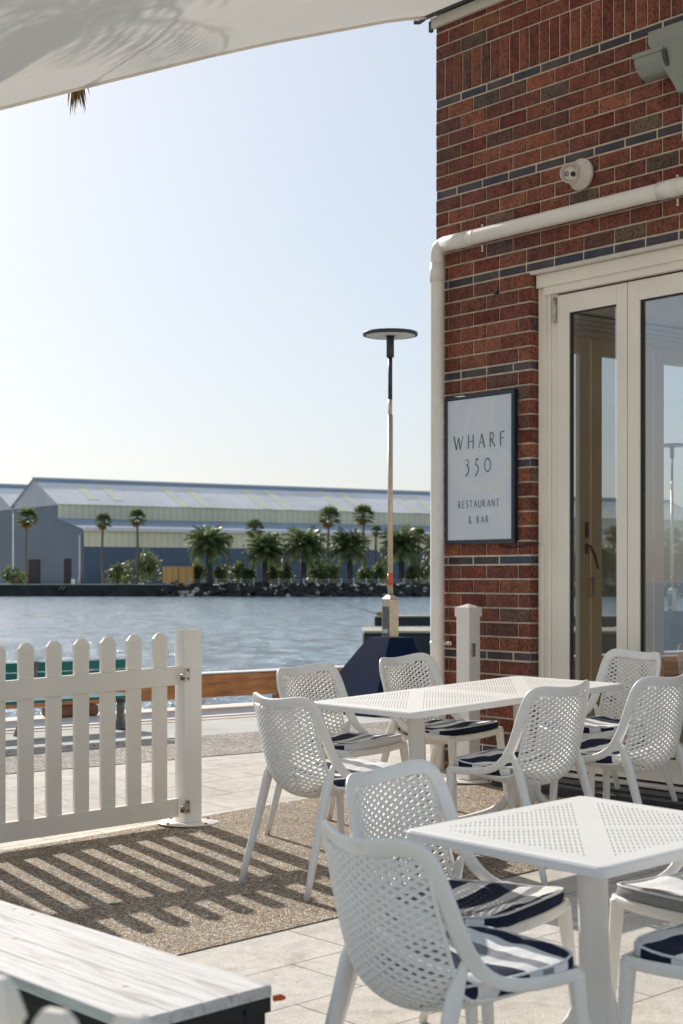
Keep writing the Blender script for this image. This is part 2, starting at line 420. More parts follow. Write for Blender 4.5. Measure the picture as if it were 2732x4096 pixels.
def m_canopy():
    m, nt, p = mat('cream_canopy_fabric')
    out = nt.nodes['Material Output']
    co = texco(nt, 'Object'); n1 = nz(nt, texco(nt, 'Object', (1, 5, 1)), 3, 8, .65); n2 = nz(nt, co, 260, 1)
    r = ramp(nt, n1.outputs['Fac'], [(.3, (.84, .80, .73)), (.6, (.92, .88, .82))])
    L(nt, r.outputs[0], p.inputs['Base Color']); p.inputs['Roughness'].default_value = .85
    bump(nt, p, n2.outputs['Fac'], .2, .001)
    tl = N(nt, 'ShaderNodeBsdfTranslucent'); tl.inputs[0].default_value = (.88, .83, .74, 1)
    mx = N(nt, 'ShaderNodeMixShader'); mx.inputs[0].default_value = .38
    L(nt, p.outputs[0], mx.inputs[1]); L(nt, tl.outputs[0], mx.inputs[2]); L(nt, mx.outputs[0], out.inputs[0])
    return m
M['canopy'] = m_canopy()

def leafmat(name, c1, c2, trans=.3, scale=.4, rough=.5):
    m, nt, p = mat(name); out = nt.nodes['Material Output']
    n = nz(nt, texco(nt, 'Object'), scale, 4); r = ramp(nt, n.outputs['Fac'], [(.35, c1), (.65, c2)])
    L(nt, r.outputs[0], p.inputs['Base Color']); p.inputs['Roughness'].default_value = rough
    tl = N(nt, 'ShaderNodeBsdfTranslucent'); L(nt, r.outputs[0], tl.inputs[0])
    mx = N(nt, 'ShaderNodeMixShader'); mx.inputs[0].default_value = trans
    L(nt, p.outputs[0], mx.inputs[1]); L(nt, tl.outputs[0], mx.inputs[2]); L(nt, mx.outputs[0], out.inputs[0])
    return m
M['palmleaf'] = leafmat('palm_frond', (.06, .10, .035), (.27, .32, .12), .42, .5, .38)
M['fanleaf'] = leafmat('fan_palm_leaf', (.06, .10, .04), (.30, .34, .15), .42, .6, .4)
M['deadleaf'] = leafmat('dry_frond', (.30, .15, .03), (.62, .38, .10), .3, .8, .7)
M['shrub'] = leafmat('shrub_leaf', (.06, .11, .035), (.34, .38, .14), .42, .5, .45)
M['shrub2'] = leafmat('yellow_shrub_leaf', (.09, .12, .03), (.30, .28, .08), .3, .5, .5)
M['trunk'] = simple('palm_trunk', (.075, .062, .05), .9, var=.35, vscale=3)
M['trunkpale'] = simple('pale_palm_trunk', (.20, .165, .13), .9, var=.25, vscale=3)
M['bark'] = M['trunk']

def m_cladding(name, c, period=.9, depth=.5, var=.08, rough=.6):
    m, nt, p = mat(name)
    co = texco(nt, 'Object'); sx = N(nt, 'ShaderNodeSeparateXYZ'); L(nt, co, sx.inputs[0])
    w = math_(nt, 'SINE', math_(nt, 'MULTIPLY', sx.outputs[0], 2 * PI / period))
    n = nz(nt, co, .12, 5); r = ramp(nt, n.outputs['Fac'], [(.35, [x*(1-var) for x in c]), (.65, [x*(1+var) for x in c])])
    st = ramp(nt, math_(nt, 'MULTIPLY_ADD', w, .5, .5), [(.0, (1-depth*.5,)*3), (.5, (1, 1, 1))])
    L(nt, mix(nt, 1, r.outputs[0], st.outputs[0], 'MULTIPLY'), p.inputs['Base Color']); p.inputs['Roughness'].default_value = rough
    return m
M['shedblue'] = m_cladding('slate_blue_cladding', (.085, .13, .19), .8, .15)
M['shedlight'] = m_cladding('pale_grey_cladding', (.40, .45, .52), .8, .12)
M['shedcream'] = m_cladding('cream_cladding', (.80, .76, .55), 1.5, .25)
M['shedroof'] = m_cladding('pale_metal_roof', (.93, .90, .87), 1.1, .12, .1, .45)
M['shedroofblue'] = m_cladding('blue_grey_metal_roof', (.30, .38, .50), 1.1, .12, .1, .5)
M['skylight'] = simple('cream_skylight', (.98, .90, .70), .5, var=.08, vscale=.3)
M['gutterwhite'] = simple('white_gutter', (.72, .72, .70), .5)
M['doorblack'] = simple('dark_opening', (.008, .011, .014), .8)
M['shore'] = simple('pale_shore_ground', (.55, .50, .42), .95, var=.2, vscale=.2)
M['grassyellow'] = simple('dry_grass', (.26, .25, .09), .95, var=.2, vscale=.4)
M['quay'] = simple('dark_quay_wall', (.040, .042, .040), .9, var=.5, vscale=.35, dirt=.4)
M['rock'] = simple('dark_basalt_rock', (.05, .048, .045), .9, var=.6, vscale=.9, dirt=.3)
M['container'] = m_cladding('orange_panel', (.85, .44, .14), 1.2, .35)
M['whitepaint'] = simple('white_paint', (.72, .71, .68), .6)
M['turf'] = simple('green_turf_carpet', (.035, .16, .035), .9, var=.35, vscale=60, bmp=.6, bscale=300)
def m_panel():
    m, nt, p = mat('pale_blue_sign_panel')
    co = texco(nt, 'Object'); n = nz(nt, co, 2.2, 2, .4, 1.6)
    r = ramp(nt, n.outputs['Fac'], [(.38, (.62, .67, .75)), (.50, (.64, .69, .77)), (.515, (.70, .72, .73)), (.62, (.62, .675, .76)), (.635, (.67, .69, .71))])
    L(nt, r.outputs[0], p.inputs['Base Color']); p.inputs['Roughness'].default_value = .22
    p.inputs['Coat Weight'].default_value = .4; p.inputs['Coat Roughness'].default_value = .05
    return m
M['panel'] = m_panel()
def m_brickproc():
    m, nt, p = mat('plain_red_brick_courses')
    t = texco(nt, 'UV'); br = N(nt, 'ShaderNodeTexBrick'); L(nt, t, br.inputs['Vector'])
    br.inputs['Scale'].default_value = 1; br.inputs['Brick Width'].default_value = .24; br.inputs['Row Height'].default_value = .0897
    br.inputs['Mortar Size'].default_value = .006; br.inputs['Color1'].default_value = (.17, .05, .03, 1); br.inputs['Color2'].default_value = (.10, .04, .03, 1)
    br.inputs['Mortar'].default_value = (.42, .36, .27, 1); L(nt, br.outputs[0], p.inputs['Base Color']); p.inputs['Roughness'].default_value = .9
    return m
M['brickproc'] = m_brickproc()

# ------------------------------------------------------------------ ground surface
def pl(x, y): return .0288 * x + .0378 * y
def perp(x, y): return -x * AY + y * AX
def sstep(a, b, t):
    t = max(0, min(1, (t - a) / (b - a))); return t * t * (3 - 2 * t)
ZL = .40
def G(x, y):
    k = sstep(7.6, 9.2, perp(x, y)); return pl(x, y) * (1 - k) + ZL * k
UP = V((-.0288, -.0378, 1)).normalized()
def onplane(x, y, yaw):
    fw = V((math.cos(yaw), math.sin(yaw), 0)); fw = (fw - UP * fw.dot(UP)).normalized(); rt = fw.cross(UP)
    m = Matrix((( rt.x, fw.x, UP.x, x), (rt.y, fw.y, UP.y, y), (rt.z, fw.z, UP.z, G(x, y)), (0, 0, 0, 1)))
    return m
def upright(x, y, z, yaw): return Matrix.Translation((x, y, z)) @ Matrix.Rotation(yaw, 4, 'Z')
def AP(a, p, z=None):
    x = a * AX - p * AY; y = a * AY + p * AX
    return V((x, y, G(x, y) if z is None else z))
def strip(name, p0, p1, m, a0, a1, dz, na, npp, label=None, flat=None):
    mb = MB(); rows = []
    for i in range(npp + 1):
        p = p0 + (p1 - p0) * i / npp
        rows.append([AP(a0 + (a1 - a0) * j / na, p) + V((0, 0, dz)) for j in range(na + 1)])
    mb.quadmesh([r[::-1] for r in rows], False, 0, True, False)
    o = mb.build(name, M[m]); tag(o, kind='structure'); 
    return o
strip('pavement', -4, 5.13, 'paver', -9, 16, 0.0, 30, 20)
strip('ground', 5.104, 7.40, 'agg', -9, 16, 0.004, 30, 8)
strip('pavement', 7.37, 9.31, 'paver', -9, 16, 0.0, 40, 12)
strip('path', 9.284, 10.56, 'agg2', -20, 24, 0.004, 30, 4)
strip('path', 10.53, 11.75, 'concrete', -20, 24, 0.0, 30, 4)
strip('path', 11.724, 11.88, 'pinkstrip', -20, 24, 0.004, 30, 2)
mb = MB()
mb.box(AP(2, 12.45, ZL - .55), V((AX, AY, 0)) * 24, V((-AY, AX, 0)) * .55, (0, 0, .562), 0, .02)
tag(mb.build('kerb', M['kerb']), kind='structure')
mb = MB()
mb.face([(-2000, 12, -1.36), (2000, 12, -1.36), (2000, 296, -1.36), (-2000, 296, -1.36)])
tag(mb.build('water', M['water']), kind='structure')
mb = MB()
mb.face([(-3000, -400, -1.7), (3000, -400, -1.7), (3000, 3000, -1.7), (-3000, 3000, -1.7)])
tag(mb.build('ground', M['shore']), kind='structure')
mb = MB()
mb.box(AP(2, 8.0, -1.0), V((AX, AY, 0)) * 24, V((-AY, AX, 0)) * 4.98, (0, 0, .6), 0)
tag(mb.build('ground', M['concrete']), kind='structure')

# ------------------------------------------------------------------ wall frame of reference
WA = -.9121
D_ = V((math.cos(WA), math.sin(WA), 0)); OUT = V((-.7908, -.6121, 0)); IN = -OUT
WC = V((.61167, 10.58862, 0)); ZU = V((0, 0, 1))
def W(s, z, o=0.0): return WC + D_ * s + OUT * o + ZU * z

# brick building
bld = empty('brick_building', W(1.5, .42), 'dark red brick building corner with glazed doors and thin blue brick bands', 'building')
BM = bld.matrix_world.inverted()
def bchild(mb, name, mats, parent=bld, **k):
    o = mb.build(name, mats, parent)
    o.matrix_parent_inverse = Matrix.Translation(-V(bld.location)); return o
REDS = [((.285,.100,.062),7),((.245,.085,.056),7),((.205,.075,.055),5),((.175,.085,.066),2.2),((.145,.098,.080),.9),((.31,.120,.068),1.5),((.20,.125,.09),1),((.205,.058,.040),3)]
BLUES = [((.050,.045,.072),4),((.082,.064,.066),5),((.060,.050,.062),4),((.040,.050,.085),.8)]
def pick(tab):
    t = random.random() * sum(w for _, w in tab)
    for c, w in tab:
        t -= w
        if t <= 0: break
    j = random.uniform(.85, 1.15)
    return tuple(x * j * random.uniform(.95, 1.05) for x in c)
wall = MB()
def brick(s0, s1, z0, z1, blue=False, rec=0.0, depth=.05, frame=None):
    g = .0060; b = .0035
    s0 += g; s1 -= g; z0 += g; z1 -= g
    if s1 - s0 < .02: return
    mi = 1 if blue else 0; c = pick(BLUES if blue else REDS)
    o = -rec + random.uniform(-.0015, .0015)
    F = frame or (lambda s, z, oo: W(s, z, oo))
    jx = [random.uniform(-.0012, .0012) for _ in range(4)]
    f = [F(s0+b+jx[0], z0+b, o), F(s1-b+jx[1], z0+b+jx[2], o), F(s1-b, z1-b+jx[3], o), F(s0+b, z1-b, o)]
    r = [F(s0, z0, o-b), F(s1, z0, o-b), F(s1, z1, o-b), F(s0, z1, o-b)]
    k = [F(s0, z0, -depth), F(s1, z0, -depth), F(s1, z1, -depth), F(s0, z1, -depth)]
    wall.face(f, mi, False, c)
    for i in range(4):
        j = (i + 1) % 4
        wall.face([r[i], r[j], f[j], f[i]], mi, False, c); wall.face([k[i], k[j], r[j], r[i]], mi, False, c)
CH, BH, BLN, SOLD = .0897, .0560, .24, .2545
ZB3 = 3.5185   # bottom of the band over the door
PER = 6 * CH + BH
OS0, OS1, OZ1 = .881, 5.4, 3.5185    # opening
REV = .081
courses = []
# downward from ZB3+BH
z = ZB3 + BH
k = 0
lst = []
while z > .0:
    lst.append((z - BH, z, 'b')); z -= BH
    for i in range(6):
        lst.append((z - CH, z, 'r')); z -= CH
lst = [c for c in lst if c[1] > .1]
z = ZB3 + BH
up = []
for rep in range(2):
    for i in range(6): up.append((z, z + CH, 'r')); z += CH
    up.append((z, z + BH, 'b')); z += BH
up.append((z, z + SOLD, 's')); z += SOLD
for i in range(6): up.append((z, z + CH, 'r')); z += CH
ZTOP = z
for ci, (z0, z1, t) in enumerate(sorted(lst + up)):
    send = 5.4 if z0 > OZ1 - .01 else OS0
    if t == 's':
        s = 0
        while s < send: brick(s, min(s + .0862, send), z0, z1); s += .0862
        continue
    off = (0, .12)[ci % 2]
    if t == 'b': off = (0.0, .115, .2)[ci % 3]
    edges = [0.0]; s = off if off > 0 else BLN
    while s < send - .06: edges.append(s); s += BLN
    if send < 2:  # tidy the last unit
        if t == 'r':
            edges = [0.0] + [e for e in edges[1:] if e < send - .10]
            if ci % 2 == 0 : edges[-1] = send - .115
    edges.append(send)
    if t == 'b': edges[0] = .012
    for a, b in zip(edges, edges[1:]): brick(a, b, z0, z1, t == 'b', .005 if t == 'b' else 0)
# reveal bricks (the short return beside the door)
def REVF(s, z, oo): return W(OS0, z, 0) + IN * s + D_ * oo
for ci, (z0, z1, t) in enumerate(sorted(lst)):
    if z0 > OZ1 - .02: continue
    brick(.004, REV + .06, z0, z1, t == 'b', .004 if t == 'b' else .0, .05, REVF)
# mortar backing
md = .0095
wall.face([W(.006, .0, -md), W(OS0 - .006, .0, -md), W(OS0 - .006, ZTOP, -md), W(.006, ZTOP, -md)], 2)
wall.face([W(OS0 - .006, OZ1 + .002, -md), W(5.4, OZ1 + .002, -md), W(5.4, ZTOP, -md), W(OS0 - .006, ZTOP, -md)], 2)
wall.face([W(OS0 - md, 0, -.004), W(OS0 - md, 0, -.16), W(OS0 - md, OZ1, -.16), W(OS0 - md, OZ1, -.004)], 2)
# left corner return (quoin ends) and its face on the water side
def RETF(s, z, oo): return W(0, z, 0) + IN * (.7 - s) - D_ * oo
for ci, (z0, z1, t) in enumerate(sorted(lst + up)):
    e = .12 if ci % 2 else .24
    edges = [0, .22, .46, .7] if ci % 2 else [0, .12, .35, .58, .7]
    if t == 's': edges = [0, .1, .186, .272, .358, .444, .53, .616, .7]
    for a, b in zip(edges, edges[1:]): brick(a, b, z0, z1, t == 'b', .005 if t == 'b' else 0.0, .05, RETF)
wall.face([W(.0085, 0, -.7), W(.0085, 0, -.006), W(.0085, ZTOP, -.006), W(.0085, ZTOP, -.7)], 2)
# core of the pier
wall.box(W((.02 + OS0 - .02) / 2, ZTOP / 2, -.2), D_ * (OS0 / 2 - .02), OUT * .15, (0, 0, ZTOP / 2 - .01), 2)
bchild(wall, 'wall', [M['brick'], M['bluebrick'], M['mortar']])
# water-side facade above its doors, roof slab, end walls (simple brick)
def uvplane(name, A, B, z0, z1, m):
    mb = MB(); mb.face([A + ZU * z0, B + ZU * z0, B + ZU * z1, A + ZU * z1]); o = bchild(mb, name, M[m])
    uv = o.data.uv_layers.new(name='UVMap'); Lh = (B - A).length
    for i, u in enumerate(((0, z0), (Lh, z0), (Lh, z1), (0, z1))): uv.data[i].uv = u
    return o
def WI(s, q, z=0): return W(s, z, -q)
uvplane('upper_wall', WI(.011, 6), WI(.011, .7), 3.42, ZTOP, 'brickproc')
uvplane('end_wall', WI(5.4, 0), WI(5.4, 6), 0, ZTOP, 'brickproc')
uvplane('rear_wall', WI(5.4, 6), WI(0, 6), 0, ZTOP, 'brickproc')
mb = MB(); mb.box(WI(2.71, 3.0, ZTOP + .03), D_ * 2.72, IN * 3.04, (0, 0, .03), 0); bchild(mb, 'roof', M['concrete'])
mb = MB(); mb.box(WI(2.75, 3.0, .43), D_ * 2.6, IN * 2.85, (0, 0, .045), 0); bchild(mb, 'floor', M['floorwood'])
mb = MB(); mb.box(WI(2.75, 3.05, 3.50), D_ * 2.6, IN * 2.78, (0, 0, .03), 0)
for i, (q, z) in enumerate(((.42, 3.44), (.50, 3.41), (.56, 3.385))):
    mb.box(WI(2.7, 6 - .1 - i*.02, z), D_ * 2.6, IN * .05, (0, 0, .03), 0)
# cornice above water-side doors
for i in range(4): mb.box(WI(.10 + .025 * i, 3.3, 3.36 + .028 * i), D_ * .02, IN * 2.6, (0, 0, .012), 0)
bchild(mb, 'ceiling', M['ceil'])
mb = MB(); mb.box(WI(5.34, 3, 1.95), D_ * .02, IN * 2.9, (0, 0, 1.5), 0); mb.box(WI(2.7, 5.9, 1.95), D_ * 2.6, IN * .02, (0, 0, 1.5), 0); bchild(mb, 'inner_wall', M['inner'])
# lintel angle
mb = MB(); mb.box(W(3.13, 3.508, -.030), D_ * 2.255, OUT * .032, (0, 0, .0095), 0, .001); bchild(mb, 'lintel', M['alu'])

# front bifold doors
R_ = -REV
doorframe = MB()
doorframe.box(W(3.1, 3.457, R_ + .014), D_ * 2.21, OUT * .030, (0, 0, .040), 0, .003)   # head upper fascia
doorframe.box(W(3.1, 3.394, R_ - .0), D_ * 2.16, OUT * .030, (0, 0, .0235), 0, .003)
for s0, s1, o in ((.887, .908, .012), (.908, .945, .004), (.945, .975, -.006), (.975, 1.022, -.016)):
    doorframe.box(W((s0+s1)/2, 1.95, R_ + o - .012), D_ * ((s1 - s0)/2 - .0004), OUT * .022, (0, 0, 1.4655), 0, .002)
doorframe.box(W(3.1, .476, R_ + .01), D_ * 2.2, OUT * .06, (0, 0, .0085), 0, .002)
dfo = bchild(doorframe, 'door_frame', M['framecream'])
mb = MB(); mb.box(W(3.1, 3.365, R_ - .035), D_ * 2.16, OUT * .02, (0, 0, .0065), 0); bchild(mb, 'gap_seal', M['black'])
mb = MB(); mb.box(W(3.1, .492, R_ - .04), D_ * 2.1, OUT * .02, (0, 0, .006), 0); bchild(mb, 'gap_seal', M['black'])
LEAF = [(1.028, 1.590, 1.128, 1.508), (1.596, 2.158, 1.688, 2.075), (2.164, 2.726, 2.256, 2.643), (2.732, 3.294, 2.824, 3.211), (3.30, 3.862, 3.392, 3.779), (3.868, 4.43, 3.96, 4.347), (4.436, 4.998, 4.528, 4.915)]
for i, (a, b, g0, g1) in enumerate(LEAF):
    mb = MB(); z0, z1, gz0, gz1 = .500, 3.360, .632, 3.245; o = R_ - .02; t = .022
    mb.box(W((a+g0)/2, (z0+z1)/2, o), D_ * ((g0-a)/2), OUT * t, (0, 0, (z1-z0)/2), 0, .002)
    mb.box(W((g1+b)/2, (z0+z1)/2, o), D_ * ((b-g1)/2), OUT * t, (0, 0, (z1-z0)/2), 0, .002)
    mb.box(W((g0+g1)/2, (gz1+z1)/2, o - .0005), D_ * ((g1-g0)/2 - .0005), OUT * t, (0, 0, (z1-gz1)/2 - .0005), 0, .001)
    mb.box(W((g0+g1)/2, (gz0+z0)/2, o - .0005), D_ * ((g1-g0)/2 - .0005), OUT * t, (0, 0, (gz0-z0)/2 - .0005), 0, .001)
    lf = bchild(mb, 'door_leaf', M['framecream'])
    g = MB(); w_ = .007
    g.box(W(g0 + w_, (gz0+gz1)/2, o + .009), D_ * w_, OUT * .004, (0, 0, (gz1-gz0)/2 - .001), 0)
    g.box(W((g0+g1)/2, gz1 - .005, o + .009), D_ * ((g1-g0)/2 - 2*w_ - .001), OUT * .004, (0, 0, .004), 0)
    g.box(W((g0+g1)/2, gz0 + .005, o + .009), D_ * ((g1-g0)/2 - 2*w_ - .001), OUT * .004, (0, 0, .004), 0)
    go = g.build('glazing_gasket', M['black'], lf)
    g = MB(); g.face([W(g0, gz0, o), W(g1, gz0, o), W(g1, gz1, o), W(g0, gz1, o)]); g.build('glass_pane', M['glass'], lf)
    if i % 2 == 0:
        h = MB(); h.cyl(W(a - .012, 3.20, R_ + .012), W(a - .012, 3.345, R_ + .012), .011, 12)
        h.cyl(W(a - .012, 3.192, R_ + .012), W(a - .012, 3.199, R_ + .012), .007, 10); h.cyl(W(a - .012, 3.346, R_ + .012), W(a - .012, 3.354, R_ + .012), .007, 10)
        h.build('hinge', M['steel'], lf)
# water-side bifold doors seen through the glass
qs = [.728 + .652 * i for i in range(9)]
mb = MB(); mb.box(WI(.05, .70, 1.9), D_ * .035, IN * .024, (0, 0, 1.45), 0, .002); mb.box(WI(.05, 3.3, 3.375), D_ * .035, IN * 2.6, (0, 0, .04), 0, .002)
bchild(mb, 'door_frame', M['frametan'])
for i in range(8):
    a, b = qs[i] + .003, qs[i+1] - .003; g0, g1 = a + .108, b - .108; z0, z1, gz0, gz1 = .485, 3.33, .62, 3.215
    mb = MB(); fr = lambda q, z: WI(.05, q, z)
    for (q0, q1, zz0, zz1) in ((a, g0, z0, z1), (g1, b, z0, z1), (g0 + .0005, g1 - .0005, gz1, z1 - .001), (g0 + .0005, g1 - .0005, z0 + .001, gz0)):
        mb.box(fr((q0+q1)/2, (zz0+zz1)/2), IN * ((q1-q0)/2), D_ * .022, (0, 0, (zz1-zz0)/2), 0, .002)
    lf = bchild(mb, 'door_leaf', M['frametan'])
    g = MB(); g.face([fr(g0, gz0), fr(g1, gz0), fr(g1, gz1), fr(g0, gz1)]); g.build('glass_pane', M['glass'], lf)
    if i == 0:
        h = MB(); P = lambda q, z, o: WI(.05 + .024 + o, q, z)
        qh = b - .045
        h.box(P(qh, 1.99, .006), IN * .014, D_ * .005, (0, 0, .055), 0, .003); h.box(P(qh, 1.86, .006), IN * .012, D_ * .005, (0, 0, .035), 0, .003)
        h.sweep([P(qh, 1.88, .012), P(qh, 1.875, .04), P(qh + .03, 1.82, .045), P(qh + .07, 1.72, .045)], [.009, .010, .012, .010], .007, n=8)
        h.build('handle', M['handle'], lf)
        h = MB(); h.cyl(P(b + .006, 1.52, .016), P(b + .006, 1.66, .016), .011, 10)
        h.sweep([P(b - .004, 1.53, .01), P(b - .04, 1.53, .03), P(b - .045, 1.595, .03), P(b - .04, 1.65, .03), P(b - .004, 1.65, .01)], .004, .004, n=6)
        h.build('hinge', M['steel'], lf)
# ---- interior furniture: a dark dining table & chair seen through glass
def bar_table(x, y, z, label):
    r = empty('dining_table', (x, y, z), label, 'table'); 
    t = MB(); t.abox(-.35, .35, -.35, .35, .70, .735, 0, .006); t.build('tabletop', M['deckdark'], r)
    t = MB(); t.lathe([(.22, 0), (.20, .015), (.03, .03), (.025, .70)], n=16); t.build('pedestal', M['darkmetal'], r)
    return r
pt = WI(1.9, 2.6); bar_table(pt.x, pt.y, .475, 'dark square table standing inside the glazed room')

# step / deck boards at the door
st = empty('door_step', W(1.6, .4, .1), 'dark blue-black timber step boards running below the glazed doors', 'step')
mb = MB(); mb.box(W(3.05, .436, .055), D_ * 2.25, OUT * .092, (0, 0, .026), 0, .004)
o = mb.build('tread', M['deckdark'], st); o.matrix_parent_inverse = Matrix.Translation(-V(st.location))
mb = MB(); mb.box(W(3.05, .395, .20), D_ * 2.25, OUT * .050, (0, 0, .055), 0, .004)
o = mb.build('tread', M['deckdark'], st); o.matrix_parent_inverse = Matrix.Translation(-V(st.location))

# ---- PVC drain pipe
pr_ = .0465
pipe = MB(); o_ = .065; zc = 3.793
sv = .095
elbow = [W(sv, zc - .10, o_), W(sv, zc - .055, o_), W(sv + .012, zc - .022, o_), W(sv + .035, zc - .004, o_), W(sv + .07, zc, o_)]
path = [W(sv, .3, o_), W(sv, 1.5, o_), W(sv, 2.8, o_)] + elbow + [W(.5, zc, o_), W(1.2, zc, o_), W(3.2, zc, o_)]
pp = cat_rom([tuple(p) for p in elbow], 5)
full = [path[0], path[1], path[2]] + pp + path[8:]
pipe.sweep(full, pr_, pr_, wide=OUT, n=24)
po = pipe.build('drain_pipe', M['pipe']); tag(po, 'white round drain pipe turning the brick corner and running over the doors', 'pipe')
def pipe_child(mb, name, m='pipe'): return mb.build(name, M[m], po)
mb = MB(); mb.cyl(W(.165, zc, o_), W(.40, zc, o_), pr_ + .0035, 24); pipe_child(mb, 'coupling')
mb = MB(); mb.cyl(W(1.965, zc, o_), W(2.12, zc, o_), pr_ + .004, 24); pipe_child(mb, 'coupling')
mb = MB(); mb.cyl(W(sv, zc - .235, o_), W(sv, zc - .11, o_), pr_ + .003, 24); pipe_child(mb, 'coupling')
for s_ in (.455, 2.04):
    mb = MB()
    for dz in (1, -1): mb.box(W(s_, zc + dz * (pr_ + .018), .006), D_ * .008, OUT * .003, (0, 0, .022), 0, .002); mb.cyl(W(s_, zc + dz * (pr_ + .026), .008), W(s_, zc + dz * (pr_ + .026), .012), .0045, 8, 1)
    mb.cyl(W(s_ - .008, zc, o_), W(s_ + .008, zc, o_), pr_ + .002, 24)
    mb.build('bracket', [M['pipe'], M['galv']], po)
mb = MB(); zz = 1.233
mb.cyl(W(sv, zz - .014, o_), W(sv, zz + .014, o_), pr_ + .003, 24); mb.box(W(.150, zz, .022), D_ * .030, OUT * .003, (0, 0, .011), 0, .002); mb.cyl(W(.168, zz, .025), W(.168, zz, .029), .006, 10, 1)
mb.build('bracket', [M['pipe'], M['galv']], po)

# ---- gutter, rainhead, downpipe
gu = empty('gutter', W(2.0, 4.5, .1), 'grey half-round gutter end with rainhead and downpipe on the brick wall', 'gutter')
def gch(mb, name, m):
    o = mb.build(name, m, gu); o.matrix_parent_inverse = Matrix.Translation(-V(gu.location)); return o
def halfround(s0, s1, r, zc_, oc, t=.004, nseg=18):
    mb = MB(); ringsO = []; 
    for s_ in (s0, s1):
        ring = [W(s_, zc_ - r * math.sin(a) if True else 0, oc + r * math.cos(a)) for a in [PI * k / nseg for k in range(nseg + 1)]]
        ring2 = [W(s_, zc_ - (r-t) * math.sin(a), oc + (r-t) * math.cos(a)) for a in [PI * k / nseg for k in range(nseg, -1, -1)]]
        ringsO.append(ring + ring2)
    mb.quadmesh(ringsO, True, 0, False, True); return mb
zg, og, rg = 4.505, .115, .105
mb = halfround(1.915, 2.12, rg, zg, og); mb.box(W(2.0175, zg + .012, og + rg), D_ * .11, OUT * .010, (0, 0, .013), 0, .003)
mb.cyl(W(1.935, zg - .05, og + .093), W(1.935, zg - .052, og + .098), .004, 8)
mb.face([W(1.919, zg - rg * math.sin(PI * k / 18), og + rg * math.cos(PI * k / 18)) for k in range(19)][::-1])
gch(mb, 'channel', M['zinc'])
mb = halfround(2.12, 2.145, rg + .012, zg, og, .03); gch(mb, 'seal', M['bracket'])
mb = MB()  # rainhead funnel
def loft(rects, m=0):
    mb.quadmesh(rects, True, m, False, True)
def rect(s0, s1, z, o0, o1): return [W(s0, z, o0), W(s1, z, o0), W(s1, z, o1), W(s0, z, o1)]
loft([rect(2.16, 2.26, 4.28, .045, .145), rect(2.14, 2.30, 4.34, .03, .17), rect(2.03, 2.46, 4.555, .008, .235), rect(2.03, 2.46, 4.62, .008, .235)])
gch(mb, 'rainhead', M['zinc'])
mb = MB(); mb.cyl(W(2.21, 3.84, .09), W(2.21, 4.29, .09), .038, 18); mb.cyl(W(2.21, 4.02, .09), W(2.21, 4.20, .09), .050, 18); gch(mb, 'downpipe', M['pipe'])
mb = MB(); mb.box(W(2.16, 4.86, .012), D_ * .022, OUT * .008, (0, 0, .16), 0); gch(mb, 'bracket', M['bracket'])

# ---- security camera
cz, cs = 4.02, 1.318
cam_ = MB(); oc = W(cs, cz, 0)
cam_.lathe([(.090, .003), (.094, .010), (.094, .022), (.090, .030), (.078, .034), (.072, .050), (.060, .056), (.052, .060), (.050, .075)], oc, OUT, 36)
co_ = cam_.build('security_camera', M['camwhite']); tag(co_, 'round cream dome security camera mounted on the brick wall above the drain pipe', 'camera')
dirv = (OUT * .40 + V((-.16, -.72, -.24))).normalized(); cc = W(cs - .020, cz + .004, .066)
mb = MB(); prof = []
for k in range(9): a = -PI/2 + PI * .72 * k / 8; prof.append((.062 * math.cos(a), .062 * math.sin(a)))
prof += [(.055, .052), (.056, .068), (.052, .068), (.050, .044)]
mb.lathe(prof, cc, dirv, 32); mb.build('eyeball_housing', M['camwhite'], co_)
mb = MB(); mb.lathe([(.048, .040), (.046, .050), (.0, .052)], cc, dirv, 28); mb.build('face_plate', M['camwhite'], co_)
sd = dirv.cross(ZU).normalized(); 
mb = MB(); mb.lathe([(.0155, .050), (.0150, .055), (.0, .056)], cc - sd * .020 - ZU * .006, dirv, 20); mb.build('lens', M['lens'], co_)
mb = MB(); mb.lathe([(.0155, .050), (.0150, .055), (.0, .056)], cc + sd * .020, dirv, 20); mb.build('infrared_led', M['ir'], co_)
for a in (.8, 2.4, 3.9, 5.5):
    mb = MB(); p = oc + D_ * .077 * math.cos(a) + ZU * .077 * math.sin(a) + OUT * .031; mb.cyl(p, p + OUT * .003, .005, 10); mb.build('screw', M['lens'], co_)

# ---- poster sign with lettering
sg = empty('wall_sign', W(.46, 2.34, .05), 'tall pale poster sign in a navy frame reading WHARF 350 RESTAURANT & BAR', 'sign')
def sch(mb, name, m):
    o = mb.build(name, m, sg); o.matrix_parent_inverse = Matrix.Translation(-V(sg.location)); return o
s0, s1, z0, z1, of = .137, .776, 1.868, 2.813, .042; fw_ = .026
mb = MB(); mb.box(W((s0+s1)/2, (z0+z1)/2, .018), D_ * ((s1-s0)/2 - .004), OUT * .014, (0, 0, (z1-z0)/2 - .004), 0); sch(mb, 'back_box', M['sidedark'])
mb = MB()
def mitre(a, b, c, d):   # outer a-b, inner d-c with rounded crown
    mb.face([a(0), b(0), b(1), a(1)]); mb.face([a(1), b(1), c(1), d(1)]); mb.face([d(1), c(1), c(0), d(0)])
def cr(s, z, hi): return W(s, z, of + .010 if hi else .030)
O = [(s0, z0), (s1, z0), (s1, z1), (s0, z1)]; Mi = [(s0+.010, z0+.010), (s1-.010, z0+.010), (s1-.010, z1-.010), (s0+.010, z1-.010)]
Mj = [(s0+.018, z0+.018), (s1-.018, z0+.018), (s1-.018, z1-.018), (s0+.018, z1-.018)]
I = [(s0+fw_, z0+fw_), (s1-fw_, z0+fw_), (s1-fw_, z1-fw_), (s0+fw_, z1-fw_)]
